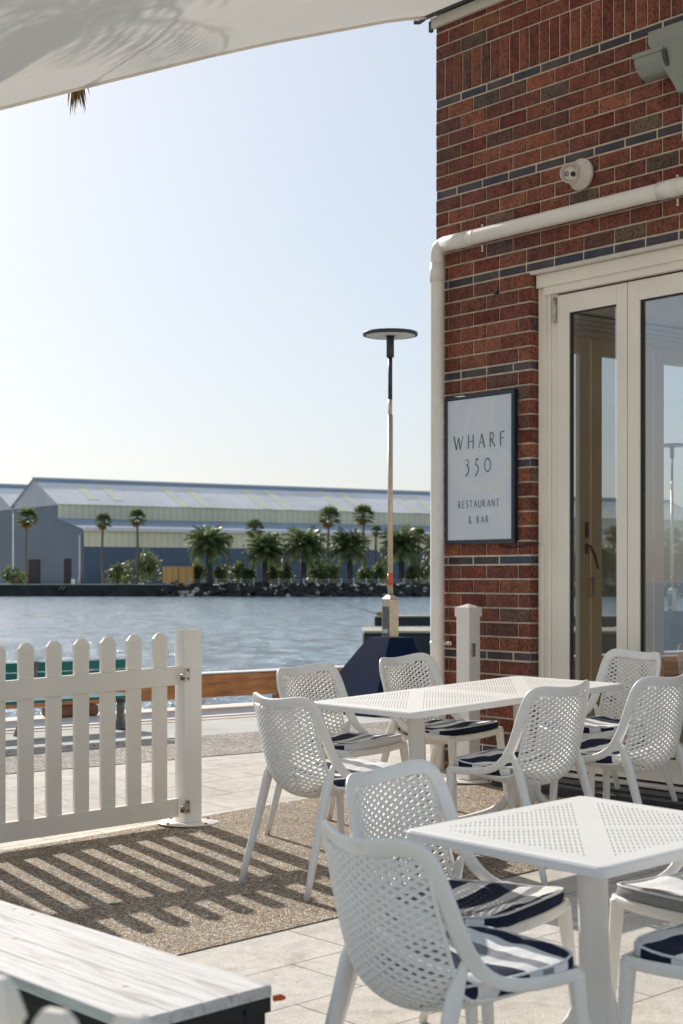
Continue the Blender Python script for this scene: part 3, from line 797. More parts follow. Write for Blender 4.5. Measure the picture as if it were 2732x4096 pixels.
for i in range(4):
    j = (i+1) % 4; lv = [(O, .018), (O, of - .006), (Mi, of + .003), (Mj, of + .003), (I, of - .006), (I, .020)]
    for (A_, oa), (B_, ob) in zip(lv, lv[1:]): mb.face([W(*A_[i], oa), W(*A_[j], oa), W(*B_[j], ob), W(*B_[i], ob)])
mb.cyl(W((s0+s1)/2, z0 + .014, of + .002), W((s0+s1)/2, z0 + .014, of + .006), .006, 10)
sch(mb, 'frame', M['navy'])
mb = MB(); mb.box(W((s0+s1)/2, (z0+z1)/2, of - .009), D_ * ((s1-s0)/2 - fw_ - .0005), OUT * .003, (0, 0, (z1-z0)/2 - fw_ - .0005), 0); sch(mb, 'panel', M['panel'])
def arc(cx, cy, rx, ry, a0, a1, n=14): return [(cx + rx * math.cos(math.radians(a0 + (a1-a0)*k/n)), cy + ry * math.sin(math.radians(a0 + (a1-a0)*k/n))) for k in range(n+1)]
GL = {
 'W': (1.0, [[(0,1),(.28,0)],[(.28,0),(.5,.88)],[(.5,.88),(.70,0)],[(.70,0),(.98,1)]], [1.5,.8,1.4,.8]),
 'H': (.52, [[(0,0),(0,1)],[(.5,0),(.5,1)],[(0,.52),(.5,.52)]], [1.3,1.3,.7]),
 'A': (.62, [[(0,0),(.30,1)],[(.30,1),(.62,0)],[(.10,.36),(.50,.36)]], [.8,1.5,.7]),
 'R': (.5, [[(0,0),(0,1)],[(0,1),(.15,1)]+arc(.15,.76,.20,.24,90,-90,10)+[(0,.52)],[(.14,.52),(.5,0)]], [1.3,1.0,1.2]),
 'F': (.4, [[(0,0),(0,1)],[(0,1),(.40,1)],[(0,.56),(.33,.56)]], [1.3,.9,.8]),
 'E': (.38, [[(0,0),(0,1)],[(0,1),(.36,1)],[(0,.53),(.30,.53)],[(0,0),(.38,0)]], [1.3,.9,.8,.9]),
 'S': (.40, [arc(.21,.76,.17,.24,30,250,12)+arc(.19,.27,.20,.27,80,-145,12)], [1.1]),
 'T': (.5, [[(.25,0),(.25,1)],[(0,1),(.5,1)]], [1.3,.9]),
 'U': (.5, [[(0,1),(0,.3)]+arc(.24,.27,.24,.27,180,360,12)+[(.48,1)]], [1.2]),
 'N': (.56, [[(0,0),(0,1)],[(0,1),(.54,0)],[(.54,0),(.54,1)]], [1.0,1.4,1.0]),
 'B': (.44, [[(0,0),(0,1)],[(0,1),(.15,1)]+arc(.15,.77,.18,.23,90,-90,10)+[(0,.54)],[(.14,.54)]+arc(.17,.27,.23,.27,90,-90,10)+[(0,0)]], [1.3,1.0,1.0]),
 '&': (.55, [[(.55,-.12),(.10,.78)]+arc(.22,.84,.13,.16,190,-60,10)+[(.06,.42)]+arc(.20,.22,.19,.22,150,300,10)+[(.48,.42)]], [1.0]),
 '3': (.40, [arc(.17,.80,.20,.20,150,-60,10)+[(.13,.58)],[(.13,.58)]+arc(.05,.22,.31,.38,75,-20,8)+[(.18,-.16),(.0,-.30)]], [.8,1.3]),
 '5': (.40, [[(.12,.98),(.40,.98)],[(.12,.96),(.06,.58)],[(.06,.58)]+arc(.06,.22,.32,.36,80,-20,8)+[(.18,-.16),(.0,-.28)]], [1.6,.9,1.2]),
 '0': (.66, [arc(.33,.48,.32,.50,0,360,30)], [1.1]),
 ' ': (.35, [], []),
 'M': (.6, [[(0,0),(0,1)],[(0,1),(.3,.1)],[(.3,.1),(.6,1)],[(.6,1),(.6,0)]], [1.6]*4),
 'O': (.6, [arc(.3,.5,.3,.5,0,360,16)], [1.6]), 'J': (.4, [[(.4,1),(.4,.25)]+arc(.2,.22,.2,.22,0,-180,6)], [1.6]),
}
def text(mb, txt, P, h, total, sw, base=0):
    """P(x,y) -> point ; letters fitted so the line is `total` wide"""
    ws = [GL[c][0] * h * 1.0 for c in txt]; gap = (total - sum(ws)) / max(1, len(txt) - 1); x = 0
    for c, w_ in zip(txt, ws):
        for st_, k_ in zip(GL[c][1], GL[c][2]):
            pts = [(x + a * h * 1.0, b * h) for a, b in st_]; hw = sw * k_ / 2
            Lp, Rp = [], []
            for i, (a, b) in enumerate(pts):
                p0 = pts[max(0, i-1)]; p1 = pts[min(len(pts)-1, i+1)]; dx, dy = p1[0]-p0[0], p1[1]-p0[1]; l_ = math.hypot(dx, dy) or 1
                ex = 0
                Lp.append((a - dy/l_*hw, b + dx/l_*hw)); Rp.append((a + dy/l_*hw, b - dx/l_*hw))
            for i in range(len(pts)-1): mb.face([P(*Rp[i]), P(*Rp[i+1]), P(*Lp[i+1]), P(*Lp[i])], base)
        x += w_ + gap
po_ = of - .0055
for txt, sl, zb, h, tot, sw in (('WHARF', .222, 2.470, .088, .468, .0090), ('350', .332, 2.320, .082, .232, .0082), ('RESTAURANT', .266, 2.098, .044, .374, .0056), ('& BAR', .363, 2.000, .042, .180, .0058)):
    mb = MB(); text(mb, txt, lambda x, y: W(sl + x, zb + y, po_), h, tot, sw); sch(mb, 'lettering', M['ink'])
# cable from the sign to the door jamb conduit
mb = MB(); mb.sweep(cat_rom([tuple(W(.62, 1.862, .02)), tuple(W(.66, 1.845, .012)), tuple(W(.74, 1.84, .008)), tuple(W(.82, 1.852, .008)), tuple(W(.879, 1.860, .004)), tuple(W(.905, 1.862, -.05))], 6), .004, .004, n=8)
tag(mb.build('cable', M['cable']), 'thin black cable running from the sign base to the door jamb', 'cable')
mb = MB(); mb.box(W(.925, 1.15, R_ + .022), D_ * .010, OUT * .007, (0, 0, .70), 0, .002)
tag(mb.build('conduit', M['framecream']), 'slim cream conduit strip fixed upright on the door jamb', 'conduit')
mb = MB(); q = W(.585, 3.43, .006); mb.sweep([q - D_ * .02, q, q + D_ * .018 + ZU * .004], [.006, .012, .008], .006, n=8); mb.sweep([q - D_ * .004, q - D_ * .02 - ZU * .02, q - D_ * .04 - ZU * .035], .0015, .0015, n=5)
tag(mb.build('cable_stub', M['cable']), 'short black cable stub poking out of the brickwork above the sign', 'cable')

# ------------------------------------------------------------------ canopy
cn = empty('awning', W(0, 5.3, .1), 'cream fabric awning sloping out from the top of the brick wall', 'awning')
def cch(mb, name, m):
    o = mb.build(name, m, cn); o.matrix_parent_inverse = Matrix.Translation(-V(cn.location)); return o
def CE(t, s, dz=0):
    tab = ((0, 5.325), (.089, 5.299), (.3, 5.244), (1.281, 4.898), (1.73, 4.727), (2.565, 4.389), (3.085, 4.175), (6, 2.95))
    for (ta, za), (tb_, zb_) in zip(tab, tab[1:]):
        if t <= tb_: z = za + (zb_ - za) * (t - ta) / (tb_ - ta); break
    z -= .05 * math.sin(min(1, max(0, s) / 4.3) * PI) * math.sin(min(1, t / 4) * PI)
    return W(s - .0, z, t) + ZU * dz
mb = MB(); rows = []
for i in range(29):
    s_ = -.03 + 4.3 * i / 28
    rows.append([CE(.06 + 5.0 * j / 28, s_) for j in range(29)])
mb.quadmesh(rows, False, 0, True, False); cch(mb, 'fabric', M['canopy'])
mb = MB(); mb.sweep([CE(.05 + 5.0 * j / 30, -.035, -.004) for j in range(31)], .012, .018, wide=ZU, n=8); cch(mb, 'hem', M['canopy'])
mb = MB(); mb.box(W(2.6, 5.262, .016), D_ * 2.62, OUT * .014, (0, 0, .034), 0, .002); cch(mb, 'wall_rail', M['alu'])
mb = MB(); mb.box(W(.45, 5.322, .05), D_ * .52, OUT * .03, (0, 0, .020), 0, .004); mb.sweep([W(-.05, 5.30, .05), W(-.09, 5.285, .06), W(-.12, 5.29, .08)], .014, .010, n=8); mb.box(W(-.02, 5.245, .02), D_ * .012, OUT * .012, (0, 0, .035), 0, .002)
cch(mb, 'bracket', M['bracket'])

# ------------------------------------------------------------------ palms
def frond(mb, O, az, el0, Lg, droop, nl=16, leaf=.5, m=0, lw=.03, twist=0, vdown=.35):
    """pinnate frond"""
    O = V(O); pts = []; el = el0; p = O.copy(); ns = nl; d = Lg / ns; hz = V((math.cos(az), math.sin(az), 0)); sd = V((-math.sin(az), math.cos(az), 0))
    for k in range(ns + 1):
        pts.append((p.copy(), el)); p = p + (hz * math.cos(el) + ZU * math.sin(el)) * d; el -= droop / ns * (.4 + 1.2 * k / ns)
    mb.sweep([q for q, _ in pts], [lw * .5 * (1 - .75 * k / ns) for k in range(ns + 1)], [lw * .5 * (1 - .75 * k / ns) for k in range(ns + 1)], wide=sd, n=4, m=m)
    for k in range(1, ns + 1):
        q, e = pts[k]; t = hz * math.cos(e) + ZU * math.sin(e); nrm = sd.cross(t) * -1; u = k / ns
        ll = leaf * (math.sin(PI * min(1, .18 + .82 * u)) ** .6 + .12) * random.uniform(.85, 1.1)
        for sgn in (1, -1):
            dv = (t * random.uniform(.55, .8) + sd * sgn * .8 - ZU * (vdown + random.uniform(-.15, .2))).normalized()
            wv = t * lw * .9; mid = q + dv * ll * .5
            mb.face([q - wv * .5, mid - wv, q + dv * ll - ZU * ll * .15, mid + wv], m, False)
def fanleaf(mb, O, az, el, pet, R0, m=0, n=11, w=.12):
    O = V(O); hz = V((math.cos(az), math.sin(az), 0)); sd = V((-math.sin(az), math.cos(az), 0)); t = hz * math.cos(el) + ZU * math.sin(el)
    C = O + t * pet; mb.sweep([O, C], [.04, .02], [.04, .02], n=4, m=m); up_ = t.cross(sd) * -1
    for k in range(n):
        a = (k / (n - 1) - .5) * 2.5 + random.uniform(-.08, .08); d = t * math.cos(a) + sd * math.sin(a); d2 = (d - ZU * .45 - up_ * .1).normalized(); pr2 = (t.cross(d) if abs(a) > .05 else up_); sw = d.cross(up_).normalized() * w
        A = C + d * R0 * .55; B = A + d2 * R0 * .45 * random.uniform(.8, 1.1)
        mb.face([C, A - sw, B, A + sw], m, False)
def canary(name, loc, H_, R_c, label, group, seed, src=None):
    random.seed(seed); r = empty(name, loc, label, 'palm tree', group)
    t = MB(); n = 9; t.sweep([(math.sin(k) * .05, math.cos(k * 1.7) * .05, H_ * k / n) for k in range(n + 1)], [.55 - .12 * k / n + .05 * (k % 2) for k in range(n)] + [.62], [.55 - .12 * k / n + .05 * (k % 2) for k in range(n)] + [.62], wide=V((1, 0, 0)), n=9)
    t.build('trunk', M['trunk'], r)
    c = MB()
    for i in range(58):
        u = i / 58; el = 1.45 - 1.75 * u + random.uniform(-.1, .1)
        frond(c, (0, 0, H_ + .1), i * 2.399 + random.uniform(-.2, .2), el, R_c * random.uniform(.92, 1.08), 1.3 + .6 * u, 14, R_c * .24, 0, .22)
    for i in range(9): frond(c, (0, 0, H_ - .1), i * 2.399, -.35, R_c * .6, 1.0, 8, R_c * .16, 1, .15)
    c.build('crown', [M['palmleaf'], M['deadleaf']], r); return r
def fanpalm(name, loc, H_, R_c, label, group, seed, skirt=True):
    random.seed(seed); r = empty(name, loc, label, 'palm tree', group)
    t = MB(); n = 7; b = random.uniform(-.25, .25); t.sweep([(b * math.sin(PI * k / n), 0, H_ * k / n) for k in range(n + 1)], [.30 - .12 * k / n for k in range(n + 1)], [.30 - .12 * k / n for k in range(n + 1)], wide=V((1, 0, 0)), n=8)
    t.build('trunk', M['trunkpale'], r); c = MB()
    for i in range(30):
        u = i / 30; fanleaf(c, (0, 0, H_), i * 2.399, 1.4 - 2.0 * u + random.uniform(-.15, .15), R_c * .45, R_c * .65, 0, 9, R_c * .085)
    if skirt:
        for i in range(12): fanleaf(c, (0, 0, H_ - .1), i * 2.1, -1.15 + random.uniform(-.15, .15), R_c * .3, R_c * .6, 1, 6, R_c * .05)
    c.build('crown', [M['fanleaf'], M['deadleaf']], r); return r
def shrub(name, loc, rx, rz, label, group, seed, m='shrub', n=420, ls=.35):
    random.seed(seed); r = empty(name, loc, label, 'shrub', group); c = MB()
    cl = [(random.uniform(-.6, .6) * rx, random.uniform(-.5, .5) * rx, random.uniform(.25, .75) * rz, random.uniform(.28, .5) * rx) for _ in range(9)]
    for i in range(n):
        cx_, cy_, cz_, cr_ = random.choice(cl); d = V((random.gauss(0, 1), random.gauss(0, 1), random.gauss(0, 1))).normalized() * cr_ * random.uniform(.6, 1.05)
        p = V((cx_, cy_, cz_)) + V((d.x, d.y, d.z * rz / rx)); p.z = max(.05, p.z)
        a = V((random.gauss(0, 1), random.gauss(0, 1), random.gauss(0, .6))).normalized(); b = a.cross(V((random.gauss(0, 1), random.gauss(0, 1), random.gauss(0, 1)))).normalized()
        s_ = ls * random.uniform(.5, 1.2); c.face([p - a * s_, p + b * s_ * .4, p + a * s_, p - b * s_ * .4], 0)
    c.build('foliage', M[m], r)
    t = MB(); t.sweep([(0, 0, 0), (.05, 0, rz * .5)], [.12, .06], [.12, .06], n=6); t.build('stem', M['bark'], r); return r

F_ = 6500.0; Y0 = 2318.0; CX = 1366.0
def far(u, Y): return (u - CX) / F_ * Y
def zat(v, Y): return CAMZ - (v - Y0) / F_ * Y
ZS = .66
cans = [(840, 2105, 290, 'Canary palm with orange dead fronds, just right of the orange container'), (1061, 2130, 291, 'Canary palm with a slim shaggy palm close on its left'), (1212, 2115, 292, 'broad Canary palm midway between the container and the lamp post'), (1401, 2118, 293, 'Canary palm standing directly left of the lamp post pole'), (1605, 2112, 294, 'Canary palm standing directly right of the lamp post pole'), (1765, 2125, 297, 'Canary palm partly hidden by the white drain pipe')]
for i, (u, vt, Y, lb) in enumerate(cans):
    top = zat(vt, Y) - ZS; canary('canary_palm', (far(u, Y), Y, ZS), top - 3.5, 4.8 * (1.0, .90, 1.06, .96, 1.03, .93)[i], lb, 'Canary palms along the far shore', 100 + i).rotation_euler = ((.03, -.05, .04, .0, -.03, .05)[i], (-.04, .06, -.02, .05, -.05, .02)[i], i * 1.3)
fans = [(109, 2030, 300, 1.9, 'tall fan palm standing alone before the blue gable wall'), (413, 2052, 293, 1.5, 'thin fan palm just right of the white downpipe of the warehouse'), (548, 2035, 292, 1.6, 'thin fan palm rising out of the dense bushes left of the orange container'),
        (1019, 2078, 296, 1.7, 'shaggy fan palm left of the second Canary palm'), (914, 2138, 298, .9, 'small fan palm beside the first Canary palm'), (1098, 2128, 298, 1.0, 'small pale fan palm right of the second Canary palm'),
        (1317, 2025, 297, 2.0, 'tall fan palm with the widest head, left of the fourth Canary palm'), (1454, 2018, 298, 1.9, 'tallest thin fan palm, close left of the lamp post'), (1505, 2102, 299, 1.0, 'small dark-headed fan palm behind the lamp post'), (1675, 2110, 298, 1.3, 'fan palm beside the white drain pipe')]
for i, (u, vt, Y, rc, lb) in enumerate(fans):
    top = zat(vt, Y) - ZS; fanpalm('fan_palm', (far(u, Y), Y, ZS), top - rc * 1.1, rc * 1.22, lb, 'fan palms along the far shore', 200 + i)
sh = [(60, 2262, 288, 2.5, 'round bush at the far left end of the quay', 'shrub'), (470, 2235, 288, 2.6, 'bush at the foot of the thin palm left of the container', 'shrub'), (545, 2200, 289, 2.9, 'middle bush of the dense clump left of the container', 'shrub'), (600, 2195, 288, 2.5, 'dark tall bush touching the orange container', 'shrub'),
      (800, 2225, 289, 1.6, 'bush between the container and the first Canary palm', 'shrub'), (880, 2255, 288, 1.3, 'low yellow-green bush right of the first Canary palm trunk', 'shrub2'), (945, 2235, 289, 2.0, 'bright bush left of the second Canary palm', 'shrub'), (1000, 2260, 288, 1.6, 'low dark bush at the second Canary palm trunk', 'shrub'),
      (1090, 2240, 290, 1.7, 'bush right of the second Canary palm trunk', 'shrub'), (1150, 2235, 289, 1.8, 'bush left of the third Canary palm trunk', 'shrub'), (1265, 2230, 290, 1.8, 'bush right of the third Canary palm trunk', 'shrub'), (1320, 2235, 289, 1.9, 'bush under the widest fan palm', 'shrub'),
      (1460, 2245, 290, 1.7, 'bush under the tallest thin fan palm', 'shrub'), (1530, 2225, 289, 2.1, 'bush crossed by the lamp post pole', 'shrub'), (1655, 2245, 289, 1.5, 'low yellow bush right of the fifth Canary palm trunk', 'shrub2'), (1700, 2215, 290, 2.3, 'bush beside the drain pipe on the far shore', 'shrub')]
for i, (u, vt, Y, rx, lb, mm) in enumerate(sh):
    Y += 5; shrub('shrub', (far(u, Y), Y, ZS), rx * 1.08, (zat(vt, Y) - ZS) * .88, lb, 'bushes along the far shore', 300 + i, mm, 700, .40)
# vegetation belt further right (seen through the glazed corner)
extra = [(2390, 2180, 'c'), (2455, 2105, 'f'), (2480, 2200, 's'), (2540, 2150, 'c'), (2600, 2170, 's'), (2620, 2150, 'c'), (2690, 2112, 'f'), (2705, 2175, 's'), (2760, 2170, 'c'), (2420, 2190, 's'), (2350, 2170, 's'), (2655, 2185, 's')]
xl = iter(['first palm seen through the left door glass', 'thin palm seen through the left door glass', 'bush seen low in the left door glass', 'spreading palm hidden behind the door stiles', 'bush behind the door stiles', 'spreading palm left of the distant lamp in the right glass', 'fan palm right of the distant lamp in the right glass', 'bush right of the distant lamp in the glass', 'palm at the right edge of the right glass', 'bush nearest the tan stile in the left glass', 'bush hidden behind the tan stile', 'bush crossed by the distant lamp in the glass'])
for i, (u, vt, k) in enumerate(extra):
    Y = 288 + i % 4; lb = next(xl); top = zat(vt, Y) - ZS
    if k == 'c': canary('canary_palm', (far(u, Y), Y, ZS), max(1.5, top - 3.0), 3.9, lb, 'palms on the shore behind the glass', 400 + i)
    elif k == 'f': fanpalm('fan_palm', (far(u, Y), Y, ZS), top - 1.6, 1.9, lb, 'palms on the shore behind the glass', 400 + i)
    else: shrub('shrub', (far(u, Y), Y, ZS), 3.2, top, lb, 'bushes on the shore behind the glass', 400 + i, 'shrub', 500, .45)

# near palm: crown hidden above the awning, one dry frond tip hangs below its hem
random.seed(5)
npm = empty('date_palm', (-3.35, 10.1, G(-3.35, 10.1)), 'palm tree whose dry frond tip hangs below the awning hem', 'palm tree')
gz = G(-3.35, 10.1)
t = MB(); t.sweep([(0, 0, 0), (.05, 0, 2), (0, 0, 4), (.1, 0, 6.1 - gz)], [.24, .2, .19, .22], [.24, .2, .19, .22], wide=V((1, 0, 0)), n=12); t.build('trunk', M['trunk'], npm)
c = MB()
for i in range(19):
    az = i * 2.399; el = .95 - 1.0 * i / 19; frond(c, (.1, 0, 6.2 - gz), az, el, 2.3, .9, 26, .42, 0, .022)
c.build('crown', [M['palmleaf'], M['deadleaf']], npm)
dz_ = MB()
random.seed(11)
base = V((-1.50, 9.22, 4.52)) - V(npm.location); top0 = V((.1, 0, 6.2 - gz))
dz_.sweep(cat_rom([tuple(top0), tuple(top0 * .45 + base * .55 + V((.1, 0, .45))), tuple(base)], 6), .014, .01, n=5)
for i in range(64):
    p = base + V((random.uniform(-.035, .025), random.uniform(-.02, .02), random.uniform(-.03, .06))); u = random.random()
    d = V((.045 * (u - .35) + .03, 0, -1)).normalized(); ll = random.uniform(.08, .27) * (1 - abs(u - .55) * .6); w_ = V((.0045, .002, 0)); a = V((random.uniform(-.03, .03), 0, 0))
    dz_.face([p - w_, p + w_, p + d * ll * .6 + a + w_, p + d * ll + a * 1.5, p + d * ll * .6 + a - w_], random.choice([0, 0, 1]))
dz_.build('dry_frond', [M['deadleaf'], M['trunk']], npm)

# ------------------------------------------------------------------ far shore
mb = MB()
mb.abox(-900, 900, 290.4, 2500, ZS - 3, ZS); tag(mb.build('terrain', M['shore']), kind='structure')
mb = MB(); mb.face([(far(110, 305), 299, ZS + .02), (far(300, 299), 299, ZS + .02), (far(290, 325), 325, ZS + .02), (far(120, 325), 325, ZS + .02)]); tag(mb.build('lawn', M['grassyellow']), kind='structure')
mb = MB(); xr = far(700, 290)
mb.abox(-900, xr, 289.0, 290.4, -2.2, ZS + .03, 0)
for i in range(40):
    x = xr - 1.5 - i * 4.5; mb.abox(x - .25, x + .25, 288.8, 289.0, -2.2, ZS - .2, 0)
mb.abox(-900, far(330, 289), 287.8, 289.0, -2.2, -.25, 0)
tag(mb.build('quay_wall', M['quay']), 'dark concrete quay wall along the far shore on the left', 'wall')
mb = MB(); mb.abox(-900, xr, 288.9, 291.5, ZS + .032, ZS + .18, 0); tag(mb.build('quay_coping', M['shore']), kind='structure')
# rock revetment
random.seed(3); mb = MB()
def rock(p, r):
    vs = []; n = 6
    rings = []
    for k, (rr, zz) in enumerate(((.55, -.6), (1, -.1), (.85, .5), (.35, .8))):
        rings.append([p + V((math.cos(2*PI*j/n + k) * rr * r * random.uniform(.75, 1.2), math.sin(2*PI*j/n + k) * rr * r * random.uniform(.75, 1.2), zz * r * random.uniform(.7, 1.1))) for j in range(n)])
    mb.quadmesh(rings, True, random.choice([0,0,0,0,0,0,0,1]), False, True)
for i in range(1500):
    u = random.random(); x = random.uniform(xr - 2, 95); zz = -1.5 + u * 2.35; rock(V((x, 287.2 + u * 3.2, zz)), random.uniform(.28, .62))
mb.abox(xr - 1, 900, 289.2, 290.4, -2.2, .4, 0)
tag(mb.build('rock_revetment', [M['rock'], M['shore']]), 'dark boulder slope along the far waterline', 'rocks', kind='stuff')
# waterfront railing posts
for i in range(20):
    u = 765 + i * 50; Y = 291.0; mb = MB(); x = far(u, Y); mb.abox(x - .10, x + .10, Y - .1, Y + .1, ZS, ZS + 1.15, 0); mb.abox(x - .16, x + .16, Y - .16, Y + .16, ZS + 1.15, ZS + 1.25, 0)
    o = mb.build('railing_post', M['whitepaint']); tag(o, 'one of the small white posts in a row along the far rock bank', 'post', 'white posts along the far bank')
mb = MB(); mb.abox(far(740, 291), far(2900, 291), 290.98, 291.02, ZS + .88, ZS + .93, 0); mb.abox(far(740, 291), far(2900, 291), 290.98, 291.02, ZS + .45, ZS + .50, 0)
tag(mb.build('railing', M['whitepaint']), 'thin pale rails linking the white posts on the far bank', 'railing')
mb = MB(); x = far(652, 292); x2 = far(775, 292)
mb.abox(x, x2, 291.6, 296, ZS, zat(2266, 292), 0, .05)
cont = mb.build('container', M['container']); tag(cont, 'orange panelled container at the end of the far quay', 'container')
mb = MB(); mb.abox(x + 2.2, x + 2.65, 291.5, 291.58, ZS + .3, ZS + .9, 0); mb.build('sign_board', M['green'], cont)
mb = MB(); mb.abox(x + 2.72, x + 2.80, 291.53, 291.59, ZS, zat(2268, 292), 0); mb.build('door_seam', M['rust'], cont)
mb = MB(); mb.cyl((far(64, 290.5), 290.6, ZS), (far(64, 290.5), 290.6, ZS + 1.3), .28, 10); tag(mb.build('bollard', M['rust']), 'rusty red mooring bollard on the left end of the far quay', 'bollard')
mb = MB(); mb.abox(far(285, 296), far(298, 296), 296, 296.6, ZS, ZS + 1.1, 0); tag(mb.build('utility_box', M['whitepaint']), 'small white box on the grass by the warehouse corner', 'box')
mb = MB(); mb.cyl((far(222, 288.5), 288.4, -1.3), (far(247, 288.5), 288.7, .6), .05, 6); mb.cyl((far(238, 288.5), 288.4, -1.3), (far(263, 288.5), 288.7, .6), .05, 6)
for i in range(5): mb.cyl((far(226 + i*4, 288.5), 288.42, -1.0 + .33*i), (far(242 + i*4, 288.5), 288.42, -1.0 + .33*i), .03, 5)
tag(mb.build('ladder', M['piertop']), 'pale ladder leaning on the far quay wall', 'ladder')

# ------------------------------------------------------------------ warehouses
th = math.radians(32.3); SX = V((math.cos(th), math.sin(th), 0)); TX = V((-math.sin(th), math.cos(th), 0))
OW = V((far(336, 335), 335, 0))
def WH(s, t, z): return OW + SX * s + TX * t + ZU * z
Zc = CAMZ
def shed(root, t0, flip=1, annex=True):
    """s along the long side, t across; heights over camera level"""
    e, r_, v_ = Zc + 16.3, Zc + 22.2, Zc + 16.9
    Ls = 190
    fr = Matrix((( SX.x, TX.x, 0, 0), (SX.y, TX.y, 0, 0), (0, 0, 1, 0), (0, 0, 0, 1)))
    def put(mb_, name, m, rotm=None):
        o = mb_.build(name, m, root); return o
    def LP(s, t, z): return V((s, t, z))
    mb = MB(); zb = ZS - .3
    split = e - .35
    # gable end dark lower part
    mb.face([LP(0, t0 + 40, zb), LP(0, t0 + 13.8, zb), LP(0, t0 + 13.8, split), LP(0, t0 + 40, split)])
    if annex: mb.face([LP(0, t0 + 13.8, zb), LP(0, t0, zb), LP(0, t0, Zc + 10.5), LP(0, t0 + 13.8, Zc + 13.1)])
    mb.face([LP(0, t0, zb), LP(Ls, t0, zb), LP(Ls, t0, Zc + 6.8), LP(0, t0, Zc + 6.8)]) if annex else None
    put(mb, 'wall', M['shedblue'])
    mb = MB(); mb.face([LP(Ls, t0, zb), LP(Ls, t0 + 40, zb), LP(Ls, t0 + 40, split), LP(Ls, t0, split)]); put(mb, 'end_wall', M['shedblue'])
    mb = MB(); mb.face([LP(0, t0 + 40.0, split), LP(0, t0 + 13.8, split), LP(0, t0 + 13.8, e), LP(0, t0 + 27.1, r_), LP(0, t0 + 40.4, e)])
    put(mb, 'gable', M['shedlight'])
    mb = MB()
    if annex:
        mb.face([LP(0, t0 + .001, Zc + 6.8), LP(Ls, t0 + .001, Zc + 6.8), LP(Ls, t0 + .001, Zc + 10.5), LP(0, t0 + .001, Zc + 10.5)])
        mb.face([LP(0, t0 + 13.8, Zc + 13.1), LP(Ls, t0 + 13.8, Zc + 13.1), LP(Ls, t0 + 13.8, e), LP(0, t0 + 13.8, e)])
        put(mb, 'wall_band', M['shedcream'])
        mb = MB(); mb.face([LP(-.3, t0 - .6, Zc + 10.35), LP(Ls, t0 - .6, Zc + 10.35), LP(Ls, t0 + 13.8, Zc + 13.1), LP(-.3, t0 + 13.8, Zc + 13.1)]); put(mb, 'annex_roof', M['shedroofblue'])
        mb = MB(); mb.abox(-.4, Ls, t0 - .9, t0 - .6, Zc + 10.05, Zc + 10.75); put(mb, 'gutter', M['gutterwhite'])
        mb = MB(); mb.cyl(LP(-.4, t0 + 1.2, ZS), LP(-.4, t0 + 1.2, Zc + 9.2), .22, 8); mb.cyl(LP(-.4, t0 + 2.2, ZS - .2), LP(-.4, t0 + 1.2, ZS + 1.8), .22, 8); put(mb, 'downpipe', M['gutterwhite'])
    mb = MB()
    mb.face([LP(-.5, t0 + 13.2, e - .2), LP(Ls, t0 + 13.2, e - .2), LP(Ls, t0 + 25.2, e + 5.0), LP(-.5, t0 + 25.2, e + 5.0)])
    put(mb, 'roof', M['shedroof'])
    mb = MB()
    mb.face([LP(-.5, t0 + 25.2, e + 5.0), LP(Ls, t0 + 25.2, e + 5.0), LP(Ls, t0 + 27.1, r_), LP(-.5, t0 + 27.1, r_)])
    mb.face([LP(-.5, t0 + 27.1, r_), LP(Ls, t0 + 27.1, r_), LP(Ls, t0 + 41, e), LP(-.5, t0 + 41, e)])
    put(mb, 'ridge_roof', M['shedroofblue'])
    mb = MB(); mb.abox(-.5, Ls, t0 + 26.8, t0 + 27.4, r_ - .05, r_ + .35); put(mb, 'ridge_cap', M['gutterwhite'])
    k = 0
    for base_ in range(8, 185, 21):
        for off in (0, 6):
            s_ = base_ + off; mb = MB(); b_ = t0 + 16.0 if base_ == 8 else t0 + 13.4
            za = e - .2 + (b_ - t0 - 13.2) * 5.2 / 12 + .05
            mb.face([LP(s_, b_, za), LP(s_ + 2.4, b_, za), LP(s_ + 2.4, t0 + 25.0, e + 4.97), LP(s_, t0 + 25.0, e + 4.97)]); put(mb, 'skylight', M['skylight'])
    return
def whroot(lb):
    r = bpy.data.objects.new('warehouse', None); col.objects.link(r)
    r.matrix_world = Matrix(((SX.x, TX.x, 0, OW.x), (SX.y, TX.y, 0, OW.y), (0, 0, 1, 0), (0, 0, 0, 1))); return tag(r, lb, 'warehouse')
w1 = whroot('long slate-blue warehouse with cream wall bands and striped skylights behind the palms'); shed(w1, 0, 1, True)
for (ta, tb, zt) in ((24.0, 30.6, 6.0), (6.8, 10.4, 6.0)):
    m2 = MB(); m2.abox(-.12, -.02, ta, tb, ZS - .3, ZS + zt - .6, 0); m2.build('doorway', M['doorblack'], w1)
w2 = whroot('second blue-grey gabled warehouse at the far left edge'); shed(w2, 26.6, 1, False)
m2 = MB(); m2.abox(-.14, -.02, 40.2, 40.5, ZS, Zc + 16, 0); m2.build('joint_strip', M['shedlight'], w2)

